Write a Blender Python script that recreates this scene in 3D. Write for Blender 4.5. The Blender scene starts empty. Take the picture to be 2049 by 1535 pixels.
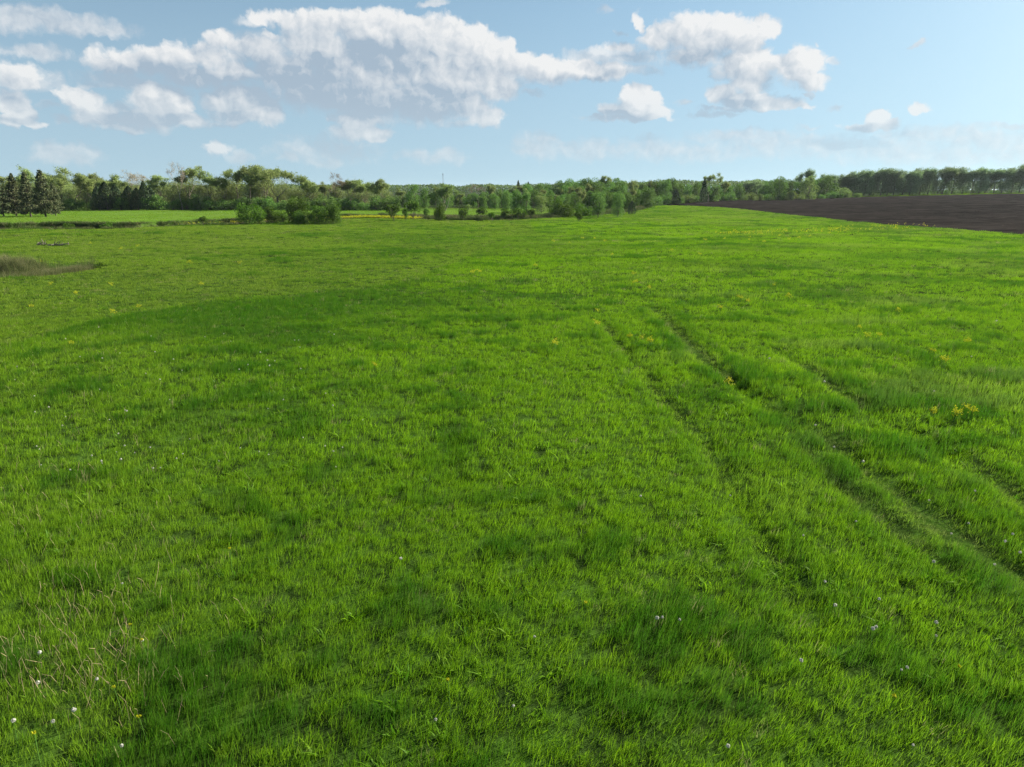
import bpy, math, random, time
_T0 = time.time()
import numpy as np
from mathutils import Vector

R = math.radians
scene = bpy.context.scene
COL = scene.collection

# ------------------------------------------------------------------ camera
CAM_H, PITCH, FPX, CX, CY = 6.5, R(15.4), 1410.0, 1024.5, 767.5
SP, CP = math.sin(PITCH), math.cos(PITCH)
cam_d = bpy.data.cameras.new('camera')
cam_d.sensor_width = 36.0
cam_d.lens = 36.0 * FPX / 2049.0
cam_d.clip_start, cam_d.clip_end = 0.1, 20000.0
cam = bpy.data.objects.new('camera', cam_d)
cam.location = (0, 0, CAM_H)
cam.rotation_euler = (R(90) - PITCH, 0, 0)
COL.objects.link(cam)
scene.camera = cam

# ------------------------------------------------------------------ light
SUN_AZ, SUN_EL = R(62), R(27)          # clockwise from the viewing direction (+Y)
sun_d = bpy.data.lights.new('sun', 'SUN')
sun_d.energy, sun_d.angle, sun_d.color = 5.0, R(0.53), (1.0, 0.93, 0.80)
sun = bpy.data.objects.new('sun', sun_d)
sd = Vector((math.cos(SUN_EL) * math.sin(SUN_AZ), math.cos(SUN_EL) * math.cos(SUN_AZ), math.sin(SUN_EL)))
sun.rotation_euler = sd.to_track_quat('Z', 'Y').to_euler()
COL.objects.link(sun)

scene.view_settings.view_transform = 'Standard'
scene.view_settings.look = 'None'
scene.view_settings.exposure = 1.5
scene.view_settings.gamma = 1.0
scene.render.engine = 'CYCLES'
scene.cycles.max_bounces = 4
scene.cycles.diffuse_bounces = 2
scene.cycles.glossy_bounces = 1
scene.cycles.transmission_bounces = 4
scene.cycles.transparent_max_bounces = 4
scene.cycles.volume_bounces = 0
scene.cycles.caustics_reflective = False
scene.cycles.caustics_refractive = False
scene.cycles.use_denoising = True
scene.cycles.denoiser = 'OPENIMAGEDENOISE'
scene.cycles.denoising_input_passes = 'RGB_ALBEDO_NORMAL'
scene.cycles.denoising_prefilter = 'NONE'

# ------------------------------------------------------------------ sky with cumulus
world = bpy.data.worlds.new('World')
scene.world = world
world.use_nodes = True
wt = world.node_tree
wt.nodes.clear()
SKY_STRENGTH = 0.050


class NX:
    """tiny expression wrapper round shader math nodes"""
    tree = None

    def __init__(s, sock): s.s = sock

    @staticmethod
    def m(op, *a, clamp=False):
        n = NX.tree.nodes.new('ShaderNodeMath'); n.operation = op; n.use_clamp = clamp
        for i, v in enumerate(a):
            if isinstance(v, NX): NX.tree.links.new(v.s, n.inputs[i])
            else: n.inputs[i].default_value = v
        return NX(n.outputs[0])

    @staticmethod
    def v(op, *a, out=0):
        n = NX.tree.nodes.new('ShaderNodeVectorMath'); n.operation = op
        for i, v in enumerate(a):
            if isinstance(v, NX): NX.tree.links.new(v.s, n.inputs[i])
            else: n.inputs[i].default_value = v
        return NX(n.outputs['Value' if out else 'Vector'])

    def __add__(s, o): return NX.m('ADD', s, o)
    def __sub__(s, o): return NX.m('SUBTRACT', s, o)
    def __mul__(s, o): return NX.m('MULTIPLY', s, o)
    def __rmul__(s, o): return NX.m('MULTIPLY', s, o)


def nx_step(x, a, b):
    n = NX.tree.nodes.new('ShaderNodeMapRange'); n.interpolation_type = 'SMOOTHSTEP'
    NX.tree.links.new(x.s, n.inputs['Value'])
    for k, v in (('From Min', a), ('From Max', b)):
        if isinstance(v, NX): NX.tree.links.new(v.s, n.inputs[k])
        else: n.inputs[k].default_value = v
    return NX(n.outputs[0])


def nx_noise(vec, scale, detail, rough=0.55, color=False, lac=2.0):
    n = NX.tree.nodes.new('ShaderNodeTexNoise')
    NX.tree.links.new(vec.s, n.inputs['Vector'])
    n.inputs['Scale'].default_value = scale; n.inputs['Detail'].default_value = detail
    n.inputs['Roughness'].default_value = rough; n.inputs['Lacunarity'].default_value = lac
    return NX(n.outputs['Color' if color else 0])


def nx_mix(f, a, b):
    n = NX.tree.nodes.new('ShaderNodeMix'); n.data_type = 'RGBA'
    for s, v in ((n.inputs['Factor'], f), (n.inputs[6], a), (n.inputs[7], b)):
        if isinstance(v, NX): NX.tree.links.new(v.s, s)
        else: s.default_value = v
    return NX(n.outputs[2])


def px_dir(x, y):
    a, b = (x - CX) / FPX, (CY - y) / FPX
    d = np.array([a, CP + b * SP, -SP + b * CP]); d /= np.linalg.norm(d)
    return math.degrees(math.atan2(d[0], d[1])), math.degrees(math.asin(d[2]))


# each cloud bank as puffs: photo column, row, half width, half height, weight
PUFFS = [
 # the long bank
 (655,52,75,26,.9),(700,48,60,24,.9),(760,70,95,38,1),(835,72,60,32,1),(875,78,60,38,1),(930,95,60,34,1),(985,112,48,30,1),
 (1030,132,60,24,.9),(1095,140,75,22,.9),(1170,142,85,19,.8),(1240,140,60,11,.6),(1225,112,80,14,.6),(1240,97,35,9,.7),
 (625,95,60,38,.9),(700,120,95,48,1),(800,130,110,55,1),(890,150,95,52,1),(975,160,60,36,1),
 (545,36,44,13,.65),(500,42,26,7,.4),(540,66,18,9,.7),(520,100,60,28,.75),(445,78,26,14,.8),(480,92,34,13,.8),
 (420,112,80,24,.75),(330,128,95,26,.75),(235,130,58,26,.7),(250,160,75,18,.55),(400,150,110,24,.7),(470,145,40,20,.85),
 (580,150,80,42,.85),(590,128,36,26,.9),(650,180,95,40,.95),(740,190,100,42,1),(840,200,90,36,1),(910,200,60,30,.95),
 (940,208,36,25,.95),(965,232,34,17,.95),(935,244,34,8,.6),(850,225,60,14,.7),
 # below it
 (150,192,38,17,.9),(172,206,34,20,.95),(200,236,48,17,.9),(228,222,30,12,.8),(298,190,34,26,1),(318,215,48,36,1),(345,205,36,28,1),
 (385,242,34,14,.9),(290,240,70,16,.9),(255,256,70,8,.7),(128,242,14,8,.6),
 (455,205,42,30,.95),(500,205,48,30,1),(530,218,30,28,1),(485,232,60,14,.9),(432,246,24,5,.5),
 (18,150,70,26,.75),(70,160,40,16,.6),(15,205,44,22,.95),(40,226,30,17,.95),(25,244,55,8,.8),(95,214,16,6,.4),(190,170,26,7,.5),
 (30,34,90,22,.6),(120,44,95,18,.55),(200,60,65,11,.5),(75,104,54,12,.5),(20,106,26,8,.35),
 (715,238,36,16,.9),(745,235,22,16,.9),(720,262,44,18,.95),(750,268,28,14,.9),(665,232,14,7,.6),
 (130,308,58,18,.55),(110,300,24,12,.6),(440,298,22,14,.65),(478,316,22,14,.55),(580,316,20,9,.55),(655,300,85,22,.4),(650,322,36,9,.5),
 (880,312,50,12,.4),(900,305,12,11,.5),(830,310,34,8,.4),(865,6,24,7,.6),
 # right-hand group
 (1279,44,10,18,.75),(1240,64,10,6,.45),(1330,72,44,24,.95),(1380,62,52,32,1),(1420,78,48,32,1),(1390,108,64,22,.85),(1455,52,28,22,.95),(1475,72,34,26,1),
 (1520,58,32,22,.95),(1500,98,26,26,.95),(1480,128,44,30,1),(1510,118,34,22,1),(1500,160,36,26,1),(1555,128,50,16,.85),(1603,138,42,32,1),(1622,162,26,18,.95),(1618,188,14,5,.6),
 (1445,188,26,16,.95),(1490,200,50,15,.95),(1545,208,54,12,.9),(1590,212,34,7,.7),(1475,216,60,5,.6),
 (1268,188,27,15,1),(1280,205,38,18,1),(1300,224,36,14,1),(1245,220,42,14,.9),(1255,236,80,8,.75),
 (1757,236,20,12,.9),(1778,248,22,8,.85),(1742,254,46,7,.75),
 (1838,218,20,9,.7),(1836,87,11,4,.6),(1664,124,10,7,.55),(1636,86,4,6,.4),(1425,228,44,5,.5),(1370,208,14,4,.4),(1070,188,18,6,.4),(1210,22,12,5,.3),(1675,216,12,4,.5),(1620,256,24,4,.4),
 # faint banks near the horizon
 (1075,290,38,20,.5),(1050,300,24,8,.45),(1140,300,80,16,.4),(1190,298,50,14,.45),(1300,296,60,18,.45),(1360,305,60,14,.42),(1480,272,85,10,.5),(1530,285,60,18,.45),(1440,300,120,16,.4),
 (1670,290,110,16,.42),(1620,284,60,10,.42),(1870,268,110,12,.45),(1960,280,90,16,.45),(1800,300,140,18,.4),(2020,250,60,5,.4),(1900,310,180,18,.36),(2040,300,60,30,.4),
]
# where the banks are deep and their undersides turn away from the sun
BASES = [(650,125,45,20,.6),(880,185,70,15,.7),(520,130,40,25,.6),(330,150,120,22,.8),(440,168,130,20,1),(600,168,60,45,.9),(570,195,90,22,.8),(745,108,55,24,.9),(800,128,60,20,.6),(690,200,110,26,1),(830,216,90,18,1),(660,150,50,30,.5),
         (240,242,60,15,1),(345,240,40,9,.9),(470,238,60,9,.6),(45,236,40,8,.9),(1200,150,70,9,.7),(1235,234,70,9,1),(1480,208,60,8,.7),(1400,118,50,12,.5),(1740,256,46,7,.8),(1580,180,30,8,.4),(720,278,40,7,.5)]
PUFF_AE, BASE_AE = [], []
for (x, y, rx, ry, w) in PUFFS + BASES:
    a, e = px_dir(x, y)
    a2, _ = px_dir(x + rx, y); a1, _ = px_dir(x - rx, y)
    _, e2 = px_dir(x, y - ry); _, e1 = px_dir(x, y + ry)
    (PUFF_AE if len(PUFF_AE) < len(PUFFS) else BASE_AE).append((a, e, (a2 - a1) / 2 * 1.15, (e2 - e1) / 2 * 1.2, w))

def nx_xyz(x, y, z):
    n = NX.tree.nodes.new('ShaderNodeCombineXYZ')
    for i, v in enumerate((x, y, z)):
        if isinstance(v, NX): NX.tree.links.new(v.s, n.inputs[i])
        else: n.inputs[i].default_value = v
    return NX(n.outputs[0])


SUNV = (0.75, 0.66, 0)                                # towards the sun, seen on the sky


def cloud_height(P, puffs, wd):
    """cloud thickness at P: puffs merged after turbulence has shifted their outline; three puffs per vector"""
    Q = NX.v('ADD', P, NX.v('MULTIPLY_ADD', wd, (1.7, 1.3, 0), (-.85, -.65, 0)))
    sp = NX.tree.nodes.new('ShaderNodeSeparateXYZ'); NX.tree.links.new(Q.s, sp.inputs[0])
    qx = nx_xyz(NX(sp.outputs[0]), NX(sp.outputs[0]), NX(sp.outputs[0]))
    qy = nx_xyz(NX(sp.outputs[1]), NX(sp.outputs[1]), NX(sp.outputs[1]))
    pu = list(puffs) + [(0, -80, 1, 1, .1)] * (-len(puffs) % 3)
    h = None
    for k in range(0, len(pu), 3):
        g = pu[k:k + 3]
        X = NX.v('MULTIPLY_ADD', qx, tuple(1 / p[2] for p in g), tuple(-p[0] / p[2] for p in g))
        Y = NX.v('MULTIPLY_ADD', qy, tuple(1 / p[3] for p in g), tuple(-p[1] / p[3] for p in g))
        d2 = NX.v('MULTIPLY_ADD', X, X, NX.v('MULTIPLY', Y, Y))
        b = NX.v('MULTIPLY_ADD', d2, tuple(-p[4] * .62 for p in g), tuple(p[4] for p in g))
        h = b if h is None else NX.v('MAXIMUM', h, b)
    sp = NX.tree.nodes.new('ShaderNodeSeparateXYZ'); NX.tree.links.new(h.s, sp.inputs[0])
    h = NX.m('SMOOTH_MAX', NX.m('SMOOTH_MAX', NX(sp.outputs[0]), NX(sp.outputs[1]), .2), NX(sp.outputs[2]), .2)
    return NX.m('MAXIMUM', h, -0.8)


CL_LIT, CL_SHADE = (6.4, 6.4, 6.35, 1), (2.75, 3.45, 4.2, 1)


def sky_coords():
    tc = NX.tree.nodes.new('ShaderNodeTexCoord')
    sep = NX.tree.nodes.new('ShaderNodeSeparateXYZ'); NX.tree.links.new(tc.outputs['Generated'], sep.inputs[0])
    dx, dy, dz = (NX(sep.outputs[i]) for i in range(3))
    return dx, dy, dz, NX.m('ARCTAN2', dx, dy) * 57.29578, NX.m('ARCSINE', dz) * 57.29578


def clear_sky(dx, dy, dz, EL):
    sky = NX.tree.nodes.new('ShaderNodeTexSky')
    sky.sky_type = 'NISHITA'; sky.sun_disc = False
    sky.sun_elevation = SUN_EL; sky.sun_rotation = SUN_AZ
    sky.altitude = 200; sky.air_density = 1.0; sky.dust_density = 0.8; sky.ozone_density = 1.6
    # hazy air: near the horizon the sky stays as pale as a little higher up
    NX.tree.links.new(nx_xyz(dx, dy, NX.m('MULTIPLY_ADD', NX.m('MAXIMUM', dz, -.05), .85, .15)).s, sky.inputs[0])
    veil = NX.m('MULTIPLY', nx_step(EL, 24.0, -3.0), .62)
    tint = NX.v('MULTIPLY', NX(sky.outputs[0]), (.98, 1.13, 1.04))
    return nx_mix(veil, tint, (3.7, 4.75, 5.4, 1))


def nx_billow(P):
    """rounded cauliflower heads"""
    n = NX.tree.nodes.new('ShaderNodeTexVoronoi'); n.voronoi_dimensions = '2D'; n.feature = 'F1'
    n.normalize = True
    n.inputs['Scale'].default_value = .50; n.inputs['Detail'].default_value = 3.0; n.inputs['Roughness'].default_value = .55
    NX.tree.links.new(P.s, n.inputs['Vector'])
    return NX.m('SUBTRACT', 1.0, NX(n.outputs['Distance']))


def cloud_bg(puffs, shades=None, thin=None):
    g = bpy.data.node_groups.new('sky_sector', 'ShaderNodeTree'); NX.tree = g
    g.interface.new_socket('Background', in_out='OUTPUT', socket_type='NodeSocketShader')
    dx, dy, dz, AZ, EL = sky_coords()
    P0 = nx_xyz(AZ, EL, 0.0)
    SKYC = clear_sky(dx, dy, dz, EL)
    wd = nx_noise(P0, 0.8, 3, .55, color=True)
    PW = NX.v('MULTIPLY_ADD', wd, (1.1, 1.1, 0), P0)
    fine = nx_noise(PW, 1.3, 5, .60)
    if 1:
        wl = nx_noise(P0, 0.45, 1, .4, color=True)
        H0 = cloud_height(P0, puffs, wd)
        Hs = cloud_height(P0, puffs, wl)
        H1 = cloud_height(NX.v('ADD', P0, tuple(v * 1.5 for v in SUNV)), puffs, wl)
    slope0 = Hs - H1
    lump = nx_billow(PW)
    lump1 = nx_billow(NX.v('ADD', PW, tuple(v * .48 for v in SUNV)))
    T = H0 + (fine - .5) * .80 + (lump - .62) * 1.0
    hard = nx_step(slope0, -.45, .35)                   # crisp towards the sun, frayed on the lee side
    cov = nx_step(T, NX.m('MULTIPLY_ADD', hard, .10, .0), NX.m('MULTIPLY_ADD', hard, -.34, .92))
    slope = slope0 * 0.72 + (lump - lump1) * 2.4 + (fine - .5) * .25
    lit = NX.m('MULTIPLY_ADD', slope, .68, .47, clamp=True)
    if thin:
        ts = cloud_height(P0, thin, wd) + (fine - .5) * .9 + (lump - .62) * .4
        cov = NX.m('MAXIMUM', cov, NX.m('MULTIPLY', nx_step(ts, -.12, .62), .80))
    if shades:
        gs = NX.m('MULTIPLY', nx_step(cloud_height(P0, shades, wl) + (fine - .5) * .5, -.1, .9), -.55)
        lit = NX.m('ADD', lit, gs, clamp=True)
    c = nx_mix(lit, CL_SHADE, CL_LIT)
    c = nx_mix(NX.m('MULTIPLY', nx_step(EL, 9.0, 0.0), .62), c, NX.v('MULTIPLY_ADD', SKYC, (.75, .75, .75), (1.75, 1.7, 1.6)))      # low banks are seen through more air
    fin = nx_mix(cov * 0.93, SKYC, c)
    b = g.nodes.new('ShaderNodeBackground'); b.inputs['Strength'].default_value = SKY_STRENGTH
    g.links.new(fin.s, b.inputs[0]); go = g.nodes.new('NodeGroupOutput'); g.links.new(b.outputs[0], go.inputs[0])
    n = wt.nodes.new('ShaderNodeGroup'); n.node_tree = g
    NX.tree = wt
    return n.outputs[0]


# the sky is worked out in sectors so that each ray only looks at the clouds near it
SECT = [-40, -31, -24, -17, -11, -5, 2, 9, 15, 21, 28, 40]
def sky_elsewhere():
    """out of view: the same sky with the same kind of scattered cumulus"""
    g = bpy.data.node_groups.new('sky_elsewhere', 'ShaderNodeTree'); NX.tree = g
    g.interface.new_socket('Background', in_out='OUTPUT', socket_type='NodeSocketShader')
    dx, dy, dz, AZ, EL = sky_coords()
    big = nx_noise(nx_xyz(dx, dy, dz * 2.0), 6.0, 4, .55)
    c = nx_mix(nx_step(big, .45, .75), CL_LIT, CL_SHADE)
    fin = nx_mix(NX.m('MULTIPLY', nx_step(big, .53, .62), .9), clear_sky(dx, dy, dz, EL), c)
    b = g.nodes.new('ShaderNodeBackground'); b.inputs['Strength'].default_value = SKY_STRENGTH
    g.links.new(fin.s, b.inputs[0]); go = g.nodes.new('NodeGroupOutput'); g.links.new(b.outputs[0], go.inputs[0])
    n = wt.nodes.new('ShaderNodeGroup'); n.node_tree = g
    return n.outputs[0]


cur = sky_elsewhere()
NX.tree = wt
AZ, EL = sky_coords()[3:]
for lo, hi in zip(SECT[:-1], SECT[1:]):
    pf, th, bs = ([p for p in L if p[0] + p[2] * 1.6 + 1.6 > lo and p[0] - p[2] * 1.6 - 2.8 < hi] for L in ([q for q in PUFF_AE if q[4] >= .62], [q for q in PUFF_AE if q[4] < .62], BASE_AE))
    inside = NX.m('MULTIPLY', NX.m('MULTIPLY', NX.m('GREATER_THAN', AZ, lo), NX.m('LESS_THAN', AZ, hi)),
                  NX.m('MULTIPLY', NX.m('LESS_THAN', EL, 19.0), NX.m('GREATER_THAN', EL, -1.0)))
    mx = wt.nodes.new('ShaderNodeMixShader')
    wt.links.new(inside.s, mx.inputs[0]); wt.links.new(cur, mx.inputs[1]); wt.links.new(cloud_bg(pf or [(0, -80, 1, 1, .1)], bs, th), mx.inputs[2])
    cur = mx.outputs[0]
wo = wt.nodes.new('ShaderNodeOutputWorld')
wt.links.new(cur, wo.inputs[0])
world.cycles.sampling_method = 'MANUAL'
world.cycles.sample_map_resolution = 512

# ------------------------------------------------------------------ helpers
rng = np.random.default_rng(11)


def _h(ix, iy, seed):
    n = (ix.astype(np.int64) * 374761393 + iy.astype(np.int64) * 668265263 + seed * 1274126177) & 0x7fffffff
    n = ((n ^ (n >> 13)) * 1274126177) & 0x7fffffff
    return ((n ^ (n >> 16)) & 0xffff) / 65535.0


def vnoise(x, y, seed=0):
    x = np.asarray(x, float); y = np.asarray(y, float)
    ix, iy = np.floor(x), np.floor(y)
    fx, fy = x - ix, y - iy
    fx = fx * fx * (3 - 2 * fx); fy = fy * fy * (3 - 2 * fy)
    a, b = _h(ix, iy, seed), _h(ix + 1, iy, seed)
    c, d = _h(ix, iy + 1, seed), _h(ix + 1, iy + 1, seed)
    return (a + (b - a) * fx) * (1 - fy) + (c + (d - c) * fx) * fy


def fbm(x, y, seed=0, o=4):
    s, amp, t = 0.0, 1.0, 0.0
    for k in range(o):
        s = s + amp * vnoise(np.asarray(x) * 2 ** k + 17.3 * k, np.asarray(y) * 2 ** k + 9.1 * k, seed + k)
        t += amp; amp *= .5
    return s / t


def sstep(x, a, b):
    t = np.clip((np.asarray(x, float) - a) / (b - a), 0, 1)
    return t * t * (3 - 2 * t)


def ground_px(x, y, z=0.0):
    """the place on level ground seen at photo column x, row y"""
    a, b = (x - CX) / FPX, (CY - y) / FPX
    t = (CAM_H - z) / (SP - b * CP)
    return np.array([a * t, (CP + b * SP) * t])


def col_x(x, Y, z=0.0):
    return (x - CX) / FPX * (Y * CP + (CAM_H - z) * SP)


def row_z(y, Y):
    a = (CY - y) / FPX
    return CAM_H - Y * (SP - a * CP) / (CP + a * SP)


def seg_dist(X, Y, pts):
    X = np.asarray(X, float); Y = np.asarray(Y, float)
    best = np.full(X.shape, 1e9)
    for (x0, y0), (x1, y1) in zip(pts[:-1], pts[1:]):
        vx, vy = x1 - x0, y1 - y0
        t = np.clip(((X - x0) * vx + (Y - y0) * vy) / (vx * vx + vy * vy + 1e-9), 0, 1)
        best = np.minimum(best, np.hypot(X - x0 - t * vx, Y - y0 - t * vy))
    return best


DITCH_PX = [(-250, 463), (0, 459), (60, 456), (130, 456), (200, 458), (250, 457), (330, 453), (390, 449), (440, 447), (500, 445), (570, 441), (640, 438),
            (720, 436), (800, 436), (880, 438), (960, 440), (1030, 438), (1120, 434), (1200, 430), (1260, 424), (1305, 416)]
DITCH = [tuple(ground_px(*p)) for p in DITCH_PX]
DXs, DYs = np.array([p[0] for p in DITCH]), np.array([p[1] for p in DITCH])
RUTS = [[tuple(ground_px(*p)) for p in r] for r in (
    [(1205, 640), (1240, 685), (1300, 762), (1345, 815), (1400, 870), (1460, 960), (1500, 1040), (1545, 1120), (1590, 1200)],
    [(1310, 615), (1365, 670), (1430, 736), (1557, 815), (1632, 859), (1720, 930), (1800, 986), (1880, 1045), (1990, 1120), (2100, 1190)],
    [(1460, 760), (1560, 842), (1620, 905), (1660, 950), (1740, 1012), (1830, 1085), (1900, 1140)],
    [(1560, 700), (1640, 755), (1700, 795), (1800, 860), (1931, 934), (2060, 1010), (2200, 1090)],
    [(896, 850), (905, 880), (903, 930), (908, 960)])]
RUT_END = [ (9, 60)] * 4
REED_PX = [(-160, 545), (0, 547), (55, 545), (105, 539), (152, 532)]
REED = [tuple(ground_px(*p)) for p in REED_PX]
SWATH = [tuple(ground_px(*p)) for p in ((20, 690), (120, 655), (250, 628), (400, 605), (560, 592), (720, 578), (830, 560), (900, 530), (960, 500), (1010, 475))]
PLOUGH_X = lambda Y: np.interp(Y, [60, 104, 141, 180, 225, 250, 276, 330], [77, 75.5, 71, 71, 71, 66, 58, 50])


def rise(X, Y):
    X = np.asarray(X, float); Y = np.asarray(Y, float)
    return sstep(Y, 130, 330) * (2.0 * sstep(X, 35, 92) + 2.6 * sstep(X, 90, 250))


def ditch_y(X):
    return np.interp(X, DXs, DYs)


def terrain(X, Y):
    X = np.asarray(X, float); Y = np.asarray(Y, float)
    near = 1 - sstep(np.hypot(X, Y), 260, 420)
    z = near * (0.50 * (fbm(X / 28 + 3, Y / 28, 3, 3) - .5) + 0.16 * (fbm(X / 5, Y / 5 + 8, 5, 3) - .5)) + rise(X, Y)
    dd = np.abs(Y - ditch_y(X) - 1.2 * (fbm(X / 6, Y * 0, 44, 3) - .5) * 2)
    z = z - 1.6 * (1 - sstep(dd, 1.0, 2.6)) * ((X > -130) & (X < 50))
    dy = Y - ditch_y(X)
    z = z + .60 * sstep(dy, .6, 2.2) * (1 - sstep(dy, 15, 60)) * (1 - sstep(X, -42, -22)) * (X > -135)
    for i, r in enumerate(RUTS):
        z = z - 0.12 * (1 - sstep(seg_dist(X, Y, r), .08, .6))
    z = z - 1.2 * (1 - sstep(seg_dist(X, Y, REED), .8, 3.0))
    return z


def tz(X, Y):
    return float(terrain(np.array([X]), np.array([Y]))[0])


def mesh_np(name, V, F, mats=(), attrs=None, smooth=False):
    """V (n,3), F (m,k) or list of arrays of faces with equal corner count"""
    me = bpy.data.meshes.new(name)
    V = np.asarray(V, np.float32)
    Fs = F if isinstance(F, list) else [F]
    Fs = [np.asarray(f, np.int32) for f in Fs if len(f)]
    tot = np.concatenate([np.full(len(f), f.shape[1], np.int32) for f in Fs])
    idx = np.concatenate([f.ravel() for f in Fs])
    me.vertices.add(len(V)); me.vertices.foreach_set('co', V.ravel())
    me.loops.add(len(idx)); me.loops.foreach_set('vertex_index', idx)
    me.polygons.add(len(tot))
    st = np.concatenate([[0], np.cumsum(tot)[:-1]]).astype(np.int32)
    me.polygons.foreach_set('loop_start', st)
    me.polygons.foreach_set('loop_total', tot)
    if smooth: me.polygons.foreach_set('use_smooth', np.ones(len(tot), bool))
    for k, a in (attrs or {}).items():
        at = me.attributes.new(k, 'FLOAT', 'POINT'); at.data.foreach_set('value', np.asarray(a, np.float32))
    me.update(); me.validate()
    for m in mats: me.materials.append(m)
    return me


def link(name, data, parent=None, label=None, cat=None, group=None, kind=None):
    o = bpy.data.objects.new(name, data); COL.objects.link(o)
    if parent: o.parent = parent
    for k, v in (('label', label), ('category', cat), ('group', group), ('kind', kind)):
        if v: o[k] = v
    return o


# ------------------------------------------------------------------ materials
def mat(name):
    m = bpy.data.materials.new(name); m.use_nodes = True
    t = m.node_tree; t.nodes.clear(); NX.tree = t
    o = t.nodes.new('ShaderNodeOutputMaterial')
    return m, t, o


def attr(name, inst=False):
    n = NX.tree.nodes.new('ShaderNodeAttribute'); n.attribute_name = name
    n.attribute_type = 'INSTANCER' if inst else 'GEOMETRY'
    return NX(n.outputs['Fac'])


def leafy(t, o, col, transl=.4, gloss=.06, rough=.5, tcol=None, up_bias=0):
    d = t.nodes.new('ShaderNodeBsdfDiffuse'); tr = t.nodes.new('ShaderNodeBsdfTranslucent')
    t.links.new(col.s, d.inputs[0]); t.links.new((tcol or col).s, tr.inputs[0])
    mx = t.nodes.new('ShaderNodeMixShader'); mx.inputs[0].default_value = transl
    t.links.new(d.outputs[0], mx.inputs[1]); t.links.new(tr.outputs[0], mx.inputs[2])
    if up_bias:
        ge = t.nodes.new('ShaderNodeNewGeometry')
        nn = NX.v('NORMALIZE', NX.v('ADD', NX(ge.outputs['Normal']), (.0, .0, up_bias)))
        t.links.new(nn.s, d.inputs['Normal'])
    g = t.nodes.new('ShaderNodeBsdfGlossy'); g.inputs['Roughness'].default_value = rough
    g.inputs[0].default_value = (.9, .95, .85, 1)
    m2 = t.nodes.new('ShaderNodeMixShader'); m2.inputs[0].default_value = gloss
    t.links.new(mx.outputs[0], m2.inputs[1]); t.links.new(g.outputs[0], m2.inputs[2])
    t.links.new(m2.outputs[0], o.inputs[0])


def grass_material(name, fresh, lush, pale, dry, transl=.5, gloss=.005):
    m, t, o = mat(name)
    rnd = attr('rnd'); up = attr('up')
    pa, lu, dr = attr('pale', 1), attr('lush', 1), attr('dry', 1)
    c = nx_mix(rnd, tuple(v * k for v, k in zip(fresh[:3], (.50, .62, .8))) + (1,), tuple(v * k for v, k in zip(fresh[:3], (1.65, 1.42, 1.0))) + (1,))
    c = nx_mix(lu, c, lush)
    c = nx_mix(pa, c, pale)
    c = nx_mix(dr, c, dry)
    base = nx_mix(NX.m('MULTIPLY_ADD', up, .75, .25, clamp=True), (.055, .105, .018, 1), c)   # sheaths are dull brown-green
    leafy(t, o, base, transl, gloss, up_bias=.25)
    return m


def leaf_material(name, c0, c1, transl=.35, gloss=.010):
    m, t, o = mat(name)
    oi = t.nodes.new('ShaderNodeObjectInfo')
    r = NX(oi.outputs['Random'])
    c = nx_mix(attr('rnd'), c0, c1)
    hs = t.nodes.new('ShaderNodeHueSaturation')
    t.links.new(c.s, hs.inputs['Color'])
    t.links.new(NX.m('MULTIPLY_ADD', r, .022, .489).s, hs.inputs['Hue'])
    t.links.new(NX.m('MULTIPLY_ADD', r, .5, .75).s, hs.inputs['Value'])
    leafy(t, o, NX(hs.outputs[0]), transl, gloss, up_bias=.4)
    return m


def diffuse_noise(name, c0, c1, scale, bump=.0, detail=6, rough=.9, bscale=None):
    m, t, o = mat(name)
    tc = t.nodes.new('ShaderNodeTexCoord'); P = NX(tc.outputs['Object'])
    n = nx_noise(P, scale, detail, .6)
    c = nx_mix(nx_step(n, .3, .7), c0, c1)
    b = t.nodes.new('ShaderNodeBsdfPrincipled')
    t.links.new(c.s, b.inputs['Base Color']); b.inputs['Roughness'].default_value = rough
    b.inputs['Specular IOR Level'].default_value = .15
    if bump:
        bp = t.nodes.new('ShaderNodeBump'); bp.inputs['Strength'].default_value = bump; bp.inputs['Distance'].default_value = .1
        t.links.new(nx_noise(P, bscale or scale * 3, 6, .65).s, bp.inputs['Height']); t.links.new(bp.outputs[0], b.inputs['Normal'])
    t.links.new(b.outputs[0], o.inputs[0])
    return m


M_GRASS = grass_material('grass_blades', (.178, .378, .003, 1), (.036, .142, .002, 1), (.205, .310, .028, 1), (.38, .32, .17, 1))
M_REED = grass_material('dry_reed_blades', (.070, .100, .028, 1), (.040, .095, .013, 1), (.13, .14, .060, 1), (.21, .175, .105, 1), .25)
M_BARK = diffuse_noise('bark', (.055, .045, .035, 1), (.15, .13, .105, 1), 3, .3)
M_BARK_PALE = diffuse_noise('pale_bark', (.16, .14, .11, 1), (.34, .31, .26, 1), 3, .3)
M_LEAF_SPARSE = leaf_material('young_olive_leaves', (0.151, 0.2025, 0.05462, 1), (0.266, 0.3291, 0.1078, 1), .35)
M_LEAF_PINK = leaf_material('budding_leaves', (0.22, 0.187, 0.121, 1), (0.297, 0.253, 0.176, 1), .3)
M_LEAF_WOOD = leaf_material('wood_leaves', (0.06001, 0.1352, 0.02844, 1), (0.1501, 0.2645, 0.04654, 1), .35)
M_LEAF_BUSH = leaf_material('bush_leaves', (0.0392, 0.09223, 0.01005, 1), (0.1002, 0.1845, 0.01722, 1), .35)
M_LEAF_WIND = leaf_material('windbreak_leaves', (0.1134, 0.1956, 0.0808, 1), (0.2835, 0.3828, 0.1701, 1), .35)
M_CEDAR = leaf_material('cedar_leaves', (0.0288, 0.0612, 0.0288, 1), (0.0756, 0.108, 0.0468, 1), .1)
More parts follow.
